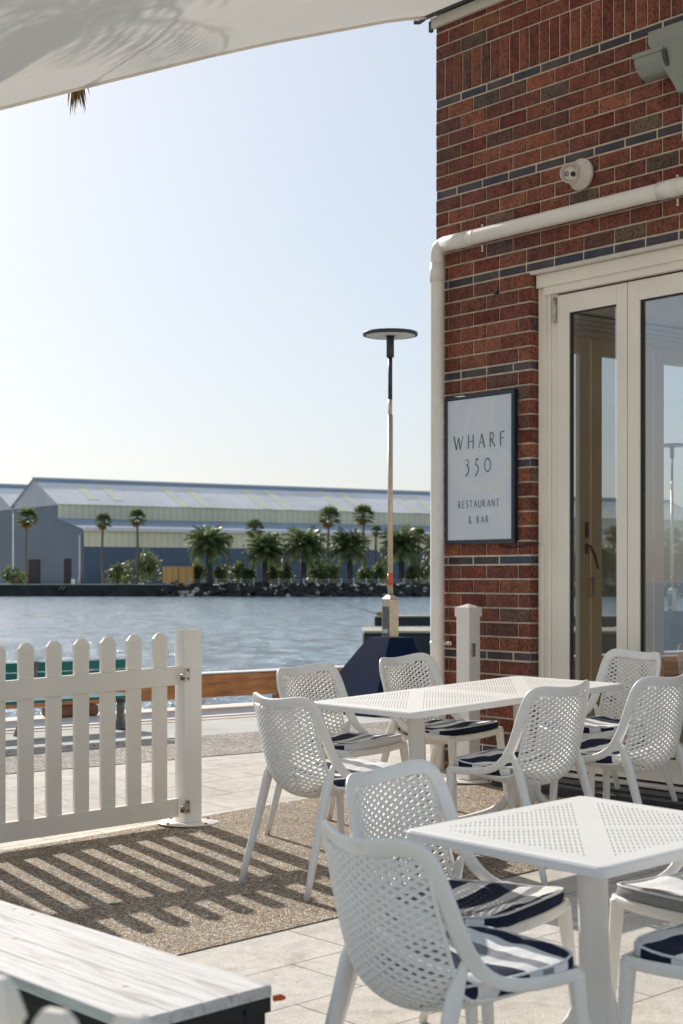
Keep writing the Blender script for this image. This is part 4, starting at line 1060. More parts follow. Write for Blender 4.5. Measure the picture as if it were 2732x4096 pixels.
# ------------------------------------------------------------------ pier blocks in the water
pb = empty('pier_beam', (far(1600, 45), 45, -1.36), 'dark timber mooring beam on the water behind the lamp post', 'pier')
zt_, zb_ = zat(2462, 45), zat(2503, 45)
x0 = far(1498, 45)
mb = MB(); mb.abox(x0, 3.3, 44.6, 45.6, zb_, zt_ - .04, 0, .02); mb.abox(3.55, 11.5, 44.6, 45.6, zb_, zt_ - .04, 0, .02); mb.abox(3.25, 3.6, 44.5, 45.7, zb_ - .1, zt_ - .06, 0)
o = mb.build('beam', M['pier'], pb); o.matrix_parent_inverse = Matrix.Translation(-V(pb.location))
mb = MB(); mb.abox(x0, 3.3, 44.58, 45.62, zt_ - .04, zt_, 0); mb.abox(3.55, 11.5, 44.58, 45.62, zt_ - .04, zt_, 0); o = mb.build('beam_top', M['piertop'], pb); o.matrix_parent_inverse = Matrix.Translation(-V(pb.location))
for x in (1.4, 3.4, 5.4, 7.4, 9.4, 11):
    mb = MB(); mb.cyl((x, 45.1, -1.9), (x, 45.1, zb_), .17, 10); o = mb.build('pile', M['pier'], pb); o.matrix_parent_inverse = Matrix.Translation(-V(pb.location))
pb2 = empty('pier_block', (far(1600, 38), 38, -1.36), 'dark pier block with pale top edge below the mooring beam', 'pier')
zt_ = zat(2521, 38)
mb = MB(); mb.abox(far(1453, 38), 10.5, 37.5, 40.5, -2, zt_ - .05, 0, .03); o = mb.build('block', M['pier'], pb2); o.matrix_parent_inverse = Matrix.Translation(-V(pb2.location))
mb = MB(); mb.abox(far(1453, 38), 10.55, 37.45, 40.5, zt_ - .05, zt_, 0); o = mb.build('top_slab', M['piertop'], pb2); o.matrix_parent_inverse = Matrix.Translation(-V(pb2.location))
fr_ = empty('fishing_rod', (far(1510, 44.8), 44.9, zat(2462, 45)), 'thin fishing rod propped on the mooring beam pointing over the water', 'fishing rod')
mb = MB(); mb.sweep([(0, 0, .05), (far(1470, 44.8) - far(1510, 44.8), .0, .12), (far(1303, 44.8) - far(1510, 44.8), 0, .50), (far(1215, 44.8) - far(1510, 44.8), 0, .57)], [.018, .012, .006, .003], [.018, .012, .006, .003], n=6); mb.build('rod', M['piertop'], fr_)
mb = MB(); mb.abox(-.02, .20, -.1, .1, 0, .10, 0, .01); mb.build('reel', M['deadleaf'], fr_)

# ------------------------------------------------------------------ lamp post (two of them)
def lamp(x, y, z, label, grp):
    r = empty('street_lamp', upright(x, y, z, .72), label, 'street lamp', grp)
    mb = MB()
    b, t_ = .46, .145; zt = .70
    off = .10
    mb.quadmesh([[(-b, -b, 0), (b, -b, 0), (b, b, 0), (-b, b, 0)], [(-b + .01, -b + .01, .02), (b - .01, -b + .01, .02), (b - .01, b - .01, .02), (-b + .01, b - .01, .02)], [(-t_ + off, -t_ - off, zt), (t_ + off, -t_ - off, zt), (t_ + off, t_ - off, zt), (-t_ + off, t_ - off, zt)]], True, 0, False, True)
    mb.build('pylon_base', M['navymetal'], r)
    mb = MB(); cx_, cy_ = off, -off; w_ = .057
    mb.abox(cx_ - w_, cx_ + w_, cy_ - w_, cy_ + w_, zt, zt + .36, 0, .004)
    mb.quadmesh([[(cx_ - w_, cy_ - w_, zt + .361), (cx_ + w_, cy_ - w_, zt + .361), (cx_ + w_, cy_ + w_, zt + .361), (cx_ - w_, cy_ + w_, zt + .361)], [(cx_ - .024, cy_ - .024, zt + .40), (cx_ + .024, cy_ - .024, zt + .40), (cx_ + .024, cy_ + .024, zt + .40), (cx_ - .024, cy_ + .024, zt + .40)]], True, 0, False, True)
    cb = mb.build('cabinet', M['polesteel'], r)
    mb = MB(); mb.box((cx_ - w_ - .002, cy_, zt + .15), (.002, 0, 0), (0, .043, 0), (0, 0, .14)); mb.build('hatch', M['castgrey'], cb)
    mb = MB(); mb.box((cx_ - w_ - .006, cy_, zt + .06), (.0015, 0, 0), (0, .035, 0), (0, 0, .018)); mb.build('label_plate', M['label'], cb)
    mb = MB(); mb.cyl((cx_, cy_, zt + .39), (cx_, cy_, 3.12 - ZL + .07), .025, 14); mb.cyl((cx_, cy_, 3.19 - ZL), (cx_, cy_, 3.35 - ZL), .019, 14); mb.build('pole', M['polesteel'], r)
    mb = MB(); mb.cyl((cx_, cy_, zt + .49), (cx_, cy_, zt + .60), .0265, 14); mb.build('sticker', M['sticker'], r)
    zd = 3.97 - ZL - .02
    mb = MB(); mb.cyl((cx_, cy_, 3.745 - ZL - .01), (cx_, cy_, zd - .005), .036, 16); mb.cyl((cx_, cy_, 3.34 - ZL), (cx_, cy_, 3.75 - ZL), .020, 12); mb.build('sleeve', M['darkmetal'], r)
    mb = MB(); mb.lathe([(.04, -.02), (.06, -.008), (.20, -.012), (.205, -.004), (.235, -.004), (.245, -.014), (.258, -.010), (.260, .014), (.252, .022), (.10, .028), (.0, .03)], (cx_, cy_, zd), n=48); mb.build('lamp_head', M['darkmetal'], r)
    mb = MB(); mb.lathe([(.206, -.006), (.234, -.006), (.234, -.012), (.206, -.012)], (cx_, cy_, zd), n=48); mb.build('diffuser_ring', M['label'], r)
    return r
# pole at u=1563, Y ~15.25
lampY = 15.3; lx = far(1561, lampY)
c_, s_ = math.cos(.72), math.sin(.72)
lamp(lx - (.10 * c_ + .10 * s_), lampY - (.10 * s_ - .10 * c_), ZL, 'disc-headed steel lamp post on a navy pylon base at the wharf edge', 'disc-headed lamp posts')
lamp(far(2655, 28), 28, ZL, 'farther disc-headed lamp post seen through the right door glass', 'disc-headed lamp posts')

# ------------------------------------------------------------------ timber kerb barrier
tb = empty('timber_barrier', AP(8.6, 12.75, ZL + .012), 'orange-brown timber wheel-stop beam on blocks along the wharf edge', 'barrier')
def tch(mb, name, m, P=tb, rot=True):
    return mb.build(name, m, P)
Rm = Matrix.Rotation(A1, 4, 'Z'); tb.matrix_world = Matrix.Translation(AP(8.6, 12.75, ZL + .012)) @ Rm
for a0, a1 in ((-14, -8.02), (-8, -2.02), (-2.0, 3.98), (4.0, 9.98), (10.0, 16)):
    mb = MB(); mb.abox(a0, a1, -.11, .11, .105, .325, 0, .012); mb.build('beam', M['timber'], tb)
mb = MB(); mb.abox(-14, 16, -.118, .118, .327, .338, 0); mb.build('capping', M['gutterwhite'], tb)
for i in range(11):
    a = -11.45 + 2.62 * i
    mb = MB(); mb.abox(a - .22, a + .22, -.14, .14, 0, .103, 0, .02); mb.build('block', M['timberblock'], tb)

# ------------------------------------------------------------------ teal bench
def bench(M_, label, m1, m2, grp=None, Lb=3.2):
    r = empty('bench', M_, label, 'bench', grp)
    # local x along length, y backrest side (towards camera = -y is back)
    for i, (y, z, tilt) in enumerate(((-.235, .555, 1.35), (-.215, .475, 1.35), (-.195, .395, 1.35))):
        mb = MB(); mb.box((-.10, y, z), (Lb / 2 - .10, 0, 0), (0, math.cos(tilt) * -.036, math.sin(tilt) * .036), (0, .010, .003), 0, .003); mb.build('back_slat', M[m1], r)
    for i in range(4):
        mb = MB(); mb.abox(-Lb / 2, Lb / 2, -.15 + i * .105, -.07 + i * .105, .262, .285, 0, .004); mb.build('seat_slat', M[m1], r)
    for x in (-Lb / 2 + .14, -Lb/6, Lb/6, Lb / 2 - .14):
        if abs(x) < Lb / 4 : pass
        mb = MB(); mb.sweep([(x, -.02, 0), (x, -.02, .02), (x, -.02, .08), (x, -.02, .20), (x, -.03, .255)], [.085, .08, .045, .038, .06], [.055, .05, .030, .028, .03], wide=V((0, 1, 0)), n=12)
        mb.sweep([(x, .25, .250), (x, .02, .250), (x, -.14, .265), (x, -.185, .33), (x, -.222, .44), (x, -.262, .60)], [.012, .022, .026, .02, .018, .012], .022, wide=V((0, 0, 1)), n=8)
        mb.build('leg', M[m2], r)
    return r
bp = V((far(482, 13.5), 13.5, 0))
ex = V((AX, AY, 0))
ctr = bp - ex * (1.6 - .14); ctr.z = ZL + .004
bench(Matrix.Translation(ctr + V((-AY, AX, 0)) * .02) @ Matrix.Rotation(A1, 4, 'Z'), 'teal slatted bench with grey cast legs facing the water behind the picket gate', 'teal', 'castgrey')
bq = V((far(2720, 13.2), 13.2, ZL)); bench(Matrix.Translation(bq) @ Matrix.Rotation(A1 - .7, 4, 'Z'), 'maroon slatted bench seen through the right door glass', 'maroon', 'castgrey', None, 3.0)
mb = MB(); mb.face([WI(-4, 6.1) + ZU * .38, WI(-4, 18) + ZU * .38, WI(9, 18) + ZU * .38, WI(9, 6.1) + ZU * .38][::-1])
# life ring between bench and barrier
lr = empty('life_ring', (far(303, 14.9), 14.9, ZL), 'red life ring on a short stand by the wharf edge behind the gate', 'life ring')
mb = MB(); ring = [V((.13 * math.cos(a), 0, .20 + .13 * math.sin(a))) for a in [2 * PI * k / 28 for k in range(28)]]
mb.sweep(ring, .032, .025, wide=V((0, 1, 0)), n=10, closed=True); mb.build('ring', M['ring'], lr)
mb = MB(); mb.cyl((-.04, .06, 0), (-.04, .06, .36), .014, 8); mb.build('stand', M['label'], lr)

# ------------------------------------------------------------------ picket gate and posts
FA = .6147; FD = V((math.cos(FA), math.sin(FA), 0)); FN = V((math.sin(FA), -math.cos(FA), 0))   # FN faces the camera
P1 = V((-.838, 8.887, 0)); GS = .0288 * FD.x + .0378 * FD.y
def gz_(q): return pl(q.x, q.y)
def post(P, yaw, h, w, cap, label):
    z = gz_(P); r = empty('fence_post', upright(P.x, P.y, z, yaw), label, 'post', 'white fence posts on round base plates')
    mb = MB(); hw = w / 2
    if cap:
        mb.abox(-hw, hw, -hw, hw, .012, h, 0, .004); mb.build('shaft', M['postcap'], r)
        mb = MB(); c = hw + .006; mb.quadmesh([[(-c, -c, h - .05), (c, -c, h - .05), (c, c, h - .05), (-c, c, h - .05)], [(-c, -c, h + .006), (c, -c, h + .006), (c, c, h + .006), (-c, c, h + .006)], [(-.002, -.002, h + .028), (.002, -.002, h + .028), (.002, .002, h + .028), (-.002, .002, h + .028)]], True, 0, False, True); mb.build('cap', M['postcap'], r)
    else:
        t = .005; 
        outer = lambda z: [(-hw, -hw, z), (hw, -hw, z), (hw, hw, z), (-hw, hw, z)]; inner = lambda z: [(-hw+t, -hw+t, z), (hw-t, -hw+t, z), (hw-t, hw-t, z), (-hw+t, hw-t, z)]
        mb.quadmesh([outer(.012), outer(h), inner(h), inner(h - .6)], True, 0, False, False); mb.build('shaft', M['postcap'], r)
    mb = MB(); mb.lathe([(.166, 0), (.168, .002), (.168, .005), (.165, .007), (.0, .008)], (0, 0, .003), n=48); bpo = mb.build('base_plate', M['postcap'], r)
    for a in (.2, 1.77, 3.34, 4.91):
        mb = MB(); mb.cyl((.145 * math.cos(a), .145 * math.sin(a), .010), (.145 * math.cos(a), .145 * math.sin(a), .016), .008, 8); mb.build('bolt', M['rust'], bpo)
    return r
pA = post(P1, FA, 1.060, .106, False, 'hollow square white post without a cap, carrying the picket gate')
pB = post(V((.7816, 10.0216, 0)), .767, 1.065, .106, True, 'square white post with a pyramid cap beside the brick wall')
for (zz) in (.80, .78):
    pass
mb = MB(); mb.abox(-.030, .0, -.060, -.0535, .770, .850, 0, .002); mb.build('latch_plate', M['galv'], pB)
mb = MB(); mb.sweep([(-.02, -.062, .805), (-.03, -.082, .806), (-.05, -.085, .806)], .005, .004, n=6); mb.build('latch_pin', M['rust'], pB)
gate = empty('picket_gate', upright(P1.x, P1.y, gz_(P1), FA), 'white vinyl picket gate panel hinged to the uncapped post', 'gate')
# local x negative goes left; shear so rails follow the ground
def GP(x, y, z): return V((x, y, z + GS * x))
XE = -.058 - .012
for (z0, z1) in ((.762, .865), (.045, .145)):
    mb = MB(); t = .021
    XL = -3.2
    for s_ in range(1): pass
    O_ = (GP(XL, 0, 0) + GP(XE, 0, 0)) / 2
    mb.box(O_ + V((0, 0, (z0 + z1) / 2)), (GP(XE, 0, 0) - GP(XL, 0, 0)) / 2, (0, t, 0), (0, 0, (z1 - z0) / 2), 0, .0025); mb.build('rail', M['fence'], gate)
def picket(x):
    mb = MB(); hw, t = .041, .0125; z0 = .050
    zt = 1.050
    base = GP(x, 0, 0)
    def R(z, w, tt): return [base + V((-w, -tt, z)), base + V((w, -tt, z)), base + V((w, tt, z)), base + V((-w, tt, z))]
    for za, zb in ((.1455, .7615), (.8655, zt - .034)):
        mb.quadmesh([R(za, hw, t), R(zb, hw, t)], True, 0, False, True)
    mb.quadmesh([R(zt - .034, hw + .0015, t + .0015), R(zt - .030, hw + .0015, t + .0015), R(zt, .018, t * .55)], True, 0, False, True)
    return mb
for i, u in enumerate([638, 534, 430, 324, 214, 102, -12, -128, -246, -366, -488, -612]):
    k = (u - CX) / F_; t = (k * P1.y - P1.x) / (FD.x - k * FD.y)
    picket(t).build('picket', M['fence'], gate)
for zz in (.815, .098):
    mb = MB(); z_ = zz - .0
    mb.abox(-.052, -.020, -.0575, -.0535, zz - .035, zz + .035, 0, .001); mb.abox(-.068, -.052, -.056, -.030, zz - .012, zz + .004, 0, .001); 
    o = mb.build('hinge', M['galv'], gate)
    for dz in (-.02, .024):
        m3 = MB(); m3.cyl((-.034, -.0575, zz + dz), (-.034, -.062, zz + dz), .006, 8); m3.build('screw', M['rust'], o)
    m3 = MB(); m3.abox(-.070, -.054, -.052, -.036, zz - .030, zz - .013, 0); m3.build('pin', M['rust'], o)
# near picket fence tips at the bottom-left
nf = empty('picket_fence', (-.5, 2.4, G(-.5, 2.4)), 'blurred white picket fence tops in the bottom left corner', 'fence')
inv = Matrix.Translation(-V(nf.location))
rand = [(-15, 3905, 1.95, .060), (222, 4040, 1.82, .050), (530, 4056, 1.76, .050), (-290, 3990, 2.05, .050)]
prev = []
for i, (u, v, Y, w) in enumerate(rand):
    x = far(u, Y); zt = zat(v, Y); zg_ = G(x, Y); mb = MB(); hw = w / 2; t = .014; d = V((math.cos(-.5), math.sin(-.5), 0)); nn = V((-d.y, d.x, 0)); b_ = V((x, Y, 0))
    def R(z, ww, tt): return [b_ + d * a * ww + nn * c * tt + ZU * z for a, c in ((-1, -1), (1, -1), (1, 1), (-1, 1))]
    mb.quadmesh([R(zg_ + .05, hw, t), R(zt - .05, hw, t)], True, 0, False, True); mb.quadmesh([R(zt - .05, hw + .003, t + .003), R(zt - .045, hw + .003, t + .003), R(zt - .012, .022, t * .8), R(zt, .014, t * .5)], True, 0, False, True)
    o = mb.build('picket', M['fence'], nf); o.matrix_parent_inverse = inv; prev.append(b_)
mb = MB(); A_, B_ = prev[3], prev[2]
for zz in (.30, .10): 
    mb.box((A_ + B_) / 2 + ZU * (zz + .12) + V((0, .02, 0)), (B_ - A_) / 2, V((.0, .012, 0)), (0, 0, .035), 0, .002)
o = mb.build('rail', M['fence'], nf); o.matrix_parent_inverse = inv
# turf mat behind it
mb = MB(); e1v = V((math.cos(-.85), math.sin(-.85), 0)); e2v = V((-e1v.y, e1v.x, 0))
c0 = V((-.62, 3.65, 0)); 
pts = [c0 + e1v * a + e2v * b for a, b in ((-3.0, -1.5), (.45, -1.5), (.45, .10), (-3.0, .10))]
mb.face([V((p.x, p.y, G(p.x, p.y) + .006)) for p in pts]); tag(mb.build('lawn', M['turf']), kind='structure')

# planter bench
E0 = V((-.180, 4.175, 0)); yv = math.atan2(e1v.y, e1v.x)
pln = empty('planter_bench', Matrix.Translation((E0.x, E0.y, G(E0.x, E0.y))) @ Matrix.Rotation(yv + .0, 4, 'Z'), 'bleached timber topped planter bench with dark sides in the lower left foreground', 'bench')
# local x: toward camera-right end at 0; -x recedes; local -y is the camera side
h = .45; WD = .46
sk = -.12
slopex = .0288 * e1v.x + .0378 * e1v.y
def PP(x, y, z): return (x + y * sk, y, z + slopex * x)
bw = WD / 4
for i in range(4):
    y1 = -i * bw; y0_ = -(i + 1) * bw + .0012
    mb = MB(); c8 = [[PP(-3.4, y0_, h - .03), PP(0, y0_, h - .03), PP(0, y1, h - .03), PP(-3.4, y1, h - .03)], [PP(-3.4, y0_, h - .003), PP(0, y0_, h - .003), PP(0, y1, h - .003), PP(-3.4, y1, h - .003)], [PP(-3.4, y0_ + .003, h), PP(-.003, y0_ + .003, h), PP(-.003, y1 - .003, h), PP(-3.4, y1 - .003, h)]]
    mb.quadmesh(c8, True, 0, False, True); mb.build('top_board', M['planter'], pln)
mb = MB(); mb.quadmesh([[PP(-3.38, -WD + .012, .01), PP(-.012, -WD + .012, .01), PP(-.012, -.012, .01), PP(-3.38, -.012, .01)], [PP(-3.38, -WD + .012, h - .031), PP(-.012, -WD + .012, h - .031), PP(-.012, -.012, h - .031), PP(-3.38, -.012, h - .031)]], True, 0, False, True)
mb.build('side_panel', M['planterside'], pln)
mb = MB(); mb.box(PP(-.004, -WD / 2, h - .050), (.004, 0, 0), (-sk * WD / 2 * -1, WD / 2 - .002, 0), (0, 0, .018), 0)
for yy in (-.09, -.30): mb.cyl(PP(.0, yy, h - .055), PP(.006, yy, h - .055), .008, 8)
mb.build('trim_strip', M['sidedark'], pln)
mb = MB(); mb.sweep([(0, 0, 0), (.02, .004, .002), (.032, .006, .0)], [.008, .009, .004], [.007, .008, .003], n=8)
o = mb.build('orange_tie', M['orange']); o.location = V(pln.location) + V((.004, 0, h - .035)); tag(o, 'small orange plastic tie end at the corner of the planter bench', 'cable tie')
mb = MB(); q = V((far(455, 7.0), 7.02, 0)); mb.box((q.x, q.y, G(q.x, q.y) + .007), (.022, .006, 0), (-.002, .006, 0), (0, 0, .002)); tag(mb.build('tape_scrap', M['green']), 'tiny green scrap lying in the gate shadow on the pebbles', 'scrap')

# ------------------------------------------------------------------ chairs
TT = [0, .15, .30, .42, .52, .62, .75, .88, 1.0]
CEN = [(-.278, .795), (-.266, .68), (-.250, .57), (-.222, .47), (-.155, .405), (-.06, .385), (.06, .392), (.16, .415), (.245, .442)]
SID = [(-.215, .800), (-.195, .69), (-.168, .585), (-.140, .50), (-.105, .452), (-.04, .438), (.06, .438), (.16, .443), (.245, .450)]
HW_ = [.200, .206, .210, .206, .196, .196, .200, .205, .203]
def interp(tab, t):
    t = max(0, min(1, t))
    for i in range(len(TT) - 1):
        if t <= TT[i+1]: break
    u = (t - TT[i]) / (TT[i+1] - TT[i])
    def g(k): k = max(0, min(len(tab)-1, k)); return V(tab[k]) if hasattr(tab[k], '__len__') else tab[k]
    p0, p1, p2, p3 = g(i-1), g(i), g(i+1), g(i+2)
    return .5 * ((2*p1) + (p2-p0)*u + (2*p0-5*p1+4*p2-p3)*u*u + (3*p1-p0-3*p2+p3)*u**3)
ARC = .98
def SH(u, t):
    c, s_, w_ = interp([V((a, b)) for a, b in CEN], t), interp([V((a, b)) for a, b in SID], t), interp(HW_, t)
    k = abs(u) ** 2.0; p = c + (s_ - c) * k; return V((u * w_, p.x, p.y))
def SHN(u, t):
    e = .01; a = SH(min(1, u+e), t) - SH(max(-1, u-e), t); b = SH(u, min(1, t+e)) - SH(u, max(0, t-e)); return a.cross(b).normalized()
def lattice(t0, t1, px=.036, pt=.0265):
    mb = MB(); W0 = .203; k = pt / px / ARC   # dt per metre lateral
    for sgn in (1, -1):
        cstep = pt / ARC
        c = t0 - 2 * W0 * k * 1.0
        n = int((t1 - t0 + 4 * W0 * k) / cstep) + 2
        for i in range(n):
            cc = c + i * cstep; pts = []; wd = []
            ns = 26
            for j in range(ns + 1):
                u = -1 + 2 * j / ns; t = cc + sgn * (u * W0) * k + W0 * k
                if t0 - .004 <= t <= t1 + .004: pts.append(SH(u, t)); wd.append(SHN(u, t))
                elif len(pts) > 0 and not (t0 <= t <= t1): pass
            if len(pts) >= 3: mb.sweep(pts, .0062, .0050, wide=wd, n=6, power=.8)
    return mb
# frame loop
SP = [(.212, .252, .449), (.220, .16, .452), (.226, .06, .460), (.228, -.02, .480), (.228, -.085, .522), (.227, -.130, .585), (.225, -.160, .655), (.221, -.188, .73), (.214, -.203, .772), (.200, -.215, .802)]
TP = [(.176, -.230, .818), (.135, -.248, .820), (.07, -.270, .812), (0, -.279, .808)]
right = SP + TP; left = [(-x, y, z) for x, y, z in reversed(right[:-1])]
loop = cat_rom(right + left, 4)
def frame_mb():
    mb = MB(); wides = []; ra = []; 
    NL = len(loop)
    for i, p in enumerate(loop):
        t = (loop[min(NL-1, i+1)] - loop[max(0, i-1)]).normalized()
        nrm = V((-p.x * 2.4, 1, .28)).normalized(); wb = t.cross(nrm).normalized()
        if wb.z < 0 and abs(p.x) < .2: wb = -wb
        k = sstep(.47, .60, p.z)
        if k > 0 and abs(p.x) >= .2 and wb.x * p.x > 0: wb = -wb
        elif abs(p.x) < .2: pass
        wz = V((0, .35, 1)).normalized()
        if p.z > .47 and abs(p.x) >= .2:
            if wb.dot(wz) < 0 and k < 1: wz = -wz
        wides.append((wb * k + wz * (1 - k)).normalized()); ra.append(.0165 + .0065 * k)
    # keep the wide axes continuous
    for i in range(1, len(wides)):
        if wides[i].dot(wides[i-1]) < 0: wides[i] = -wides[i]
    mb.sweep(loop, ra, .0080, wide=wides, n=12, power=.6)
    fr = cat_rom([(.212, .250, .449), (.12, .266, .446), (0, .270, .444), (-.12, .266, .446), (-.212, .250, .449)], 5)
    mb.sweep(fr, .016, .009, wide=V((0, 0, 1)), n=10, power=.75)
    # lower rim of the shell behind the seat sides
    for sg_ in (1, -1):
        mb.sweep([SH(sg_, t / 20) for t in range(0, 20)], .008, .006, wide=V((sg_, 0, 0)), n=8)
    return mb
def leg_mb(sx, rear):
    mb = MB()
    if rear: pts = [(sx * .214, -.118, .545), (sx * .212, -.150, .47), (sx * .216, -.195, .33), (sx * .235, -.300, 0)]; ra = [.010, .024, .0205, .0125]; rb = [.008, .015, .0155, .0115]
    else: pts = [(sx * .206, .242, .452), (sx * .208, .245, .40), (sx * .218, .255, .25), (sx * .232, .272, 0)]; ra = [.022, .021, .017, .0125]; rb = [.017, .0165, .0145, .0115]
    P = cat_rom(pts, 4); n = len(P)
    def li(tab): return [tab[min(3, int(i / 4))] + (tab[min(3, int(i / 4) + 1)] - tab[min(3, int(i / 4))]) * (i % 4) / 4 for i in range(n)]
    mb.sweep(P, li(ra), li(rb), wide=V((0, 1, 0)), n=12, power=.75); return mb
chair0 = empty('garden_chair', Matrix.Identity(4), 'x', 'chair', 'white lattice chairs')
lattice(.012, .50).build('backrest', M['plastic'], chair0)
lattice(.50, .985, .040, .034).build('seat', M['plastic'], chair0)
frame_mb().build('frame', M['plastic'], chair0)
for sx in (-1, 1):
    for rear in (True, False): leg_mb(sx, rear).build('leg', M['plastic'], chair0)
# cushion
def cushion_mb():
    mb = MB(); n = 40; prof = [(.0, .0), (.80, .0), (.965, .005), (1.0, .020), (.995, .038), (.965, .044), (.90, .049), (.70, .053), (.35, .051), (.0, .048)]
    rings = []
    for r_, z in prof:
        ring = []
        for k in range(n):
            a = 2 * PI * k / n; ca, sa = math.cos(a), math.sin(a); m_ = (abs(ca) ** 7 + abs(sa) ** 7) ** (-1 / 7)
            x, y = ca * m_ * .212 * r_, sa * m_ * .210 * r_
            w_ = .003 * math.sin(31 * a) * (1 if z > .01 and r_ > .5 else 0) + .008 * noise.noise(V((x * 9, y * 9, z * 30 + 3)))
            ring.append((x * (1 - .10 * max(0, -y) / .2), y, z + w_ * (r_ if z > .03 else .3) - .018 * (1 - r_ * r_) + .010 * max(0, y - .1) / .1))
        rings.append(ring)
    mb.quadmesh(rings, True, 0, True, False); return mb
def piping_mb():
    mb = MB(); n = 48; pts = []
    for k in range(n):
        a = 2 * PI * k / n; ca, sa = math.cos(a), math.sin(a); m_ = (abs(ca) ** 7 + abs(sa) ** 7) ** (-1 / 7); x, y = ca * m_ * .212 * .985, sa * m_ * .210 * .985
        pts.append(V((x * (1 - .10 * max(0, -y) / .2), y, .0435 + .010 * max(0, y - .1) / .1)))
    mb.sweep(pts, .0035, .0035, n=6, closed=True); return mb
cush0 = empty('seat_cushion', Matrix.Identity(4), 'x', 'cushion', 'navy and white patterned seat cushions')
cushion_mb().build('pad', M['cushion'], cush0); piping_mb().build('piping', M['piping'], cush0)
CM = [  # x, y, yaw, label, cushion label, scale
 (-.062, 7.36, .68, 'white lattice chair at the left end of the far tables, back to the camera', 'patterned cushion on the chair at the left end of the far tables'),
 (.285, 4.19, .62, 'nearest white lattice chair, its back large in the foreground', 'patterned cushion on the nearest foreground chair'),
 (.005, 8.45, -.72, 'white lattice chair facing the camera left of the far tables, behind the end chair', 'striped edged cushion on the camera-facing chair left of the far tables'),
 (.546, 8.89, -.725, 'white lattice chair facing the camera in front of the navy lamp base', 'patterned cushion with a black care tag, on the chair by the capped post'),
 (.850, 7.52, 2.35, 'white lattice chair, back to the camera, in the gap between far and near tables', 'patterned cushion on the back-to-camera chair left of its pair at the far tables'),
 (.352, 4.89, -.68, 'white lattice chair at the left of the near table, half hidden by its corner', 'white cushion with dark wavy bands on the chair half hidden by the near table corner'),
 (1.37, 7.80, 2.38, 'white lattice chair, back to the camera, at the right edge by the far tables', 'navy cushion on the back-to-camera chair at the right edge by the far tables'),
 (1.43, 8.82, 3.66, 'sunlit white lattice chair standing against the glazed doors', 'navy cushion on the chair against the glazed doors'),
 (1.177, 4.93, 3.83, 'white lattice chair beyond the right corner of the near table', 'white and grey wavy cushion right of the near table pedestal'),
 (1.087, 4.21, 2.28, 'white lattice chair at the bottom right corner, mostly out of frame', 'pale blue-grey and navy cushion at the bottom right corner'),
]
first = True
for i, (x, y, yaw, lb, cl) in enumerate(CM):
    if first: c, cu = chair0, cush0; first = False
    else: c, cu = copy_tree(chair0), copy_tree(cush0)
    m_ = onplane(x, y, yaw) @ Matrix.Scale(1.035, 4); c.matrix_world = m_; c['label'] = lb
    rnd = random.Random(i * 13 + 2)
    cu.matrix_world = m_ @ Matrix.Translation((rnd.uniform(-.008, .008), .058 + rnd.uniform(-.008, .01), .440)) @ Matrix.Rotation(rnd.uniform(-.05, .05), 4, 'Z') @ Matrix.Rotation(.015, 4, 'X'); cu['label'] = cl
    if i == 8:
        pd = [k for k in kids(cu) if k.name.startswith('pad')][0]; pd.data = pd.data.copy(); pd.data.materials[0] = M['cushion2']
    if i == 3:
        mb = MB(); mb.box((.135, .2035, .012), (.022, .0, .003), (0, .0012, 0), (-.001, 0, .010)); tg = mb.build('care_tag', M['taglabel'], cu)
        mb = MB(); text(mb, 'MOJO', lambda a, b: V((.153 - a, .2052, .008 + b)), .008, .034, .0018); mb.build('tag_lettering', M['tagink'], tg)

# ------------------------------------------------------------------ tables
def table_parts(r):
    hs = .38; mb = MB(); z1 = .740
    prof = [(hs - .012, z1), (hs - .004, z1 - .002), (hs, z1 - .008), (hs, z1 - .030), (hs - .006, z1 - .032), (hs - .008, z1 - .012)]
    def ring(w, z):
        rr = .022; out = []
        for cx_, cy_, a0 in ((w - rr, w - rr, 0), (-w + rr, w - rr, PI/2), (-w + rr, -w + rr, PI), (w - rr, -w + rr, 3*PI/2)):
            for k in range(5): a = a0 + PI/2 * k / 4; out.append((cx_ + rr * math.cos(a), cy_ + rr * math.sin(a), z))
        return out
    mb.quadmesh([ring(*p) for p in prof], True, 1, False, False)
    b = ring(hs - .012, z1); mb.face(b, 0); mb.face([(x, y, z1 - .006) for x, y, z in reversed(ring(hs - .013, z1))], 0)
    mb.build('tabletop', [M['tabletop'], M['plastic2']], r)
    mb = MB(); rings = []
    for z, w_ in ((.735, .075), (.722, .072), (.70, .052), (.66, .047), (.45, .046), (.34, .048), (.26, .053), (.19, .063), (.14, .070), (.10, .05)):
        ring_ = []
        for k in range(24):
            a = 2 * PI * k / 24; f = 1 + .10 * math.cos(4 * a); ring_.append((w_ * f * math.cos(a), w_ * f * math.sin(a), z))
        rings.append(ring_)
    mb.quadmesh(rings[::-1], True, 0, True, True); mb.build('pedestal', M['plastic2'], r)
    for k in range(4):
        a = PI / 4 + k * PI / 2; d = V((math.cos(a), math.sin(a), 0))
        mb = MB(); P = cat_rom([tuple(d * .022 + ZU * .36), tuple(d * .050 + ZU * .21), tuple(d * .14 + ZU * .095), tuple(d * .28 + ZU * .045), tuple(d * .405 + ZU * .022)], 4)
        mb.sweep(P, [.012 + .012 * math.sin(min(1, i / 8) * PI / 2) for i in range(len(P))], [.016 + .014 * math.sin(min(1, i / 7) * PI / 2) - .006 * i / 16 for i in range(len(P))], wide=ZU, n=10, power=.8); ft = mb.build('foot', M['plastic2'], r)
        mb = MB(); mb.lathe([(.030, .0), (.032, .004), (.026, .010)], d * .392, n=14); mb.build('foot_pad', M['sidedark'], ft)
t0 = empty('garden_table', Matrix.Identity(4), 'x', 'table', 'square white slotted tables'); table_parts(t0)
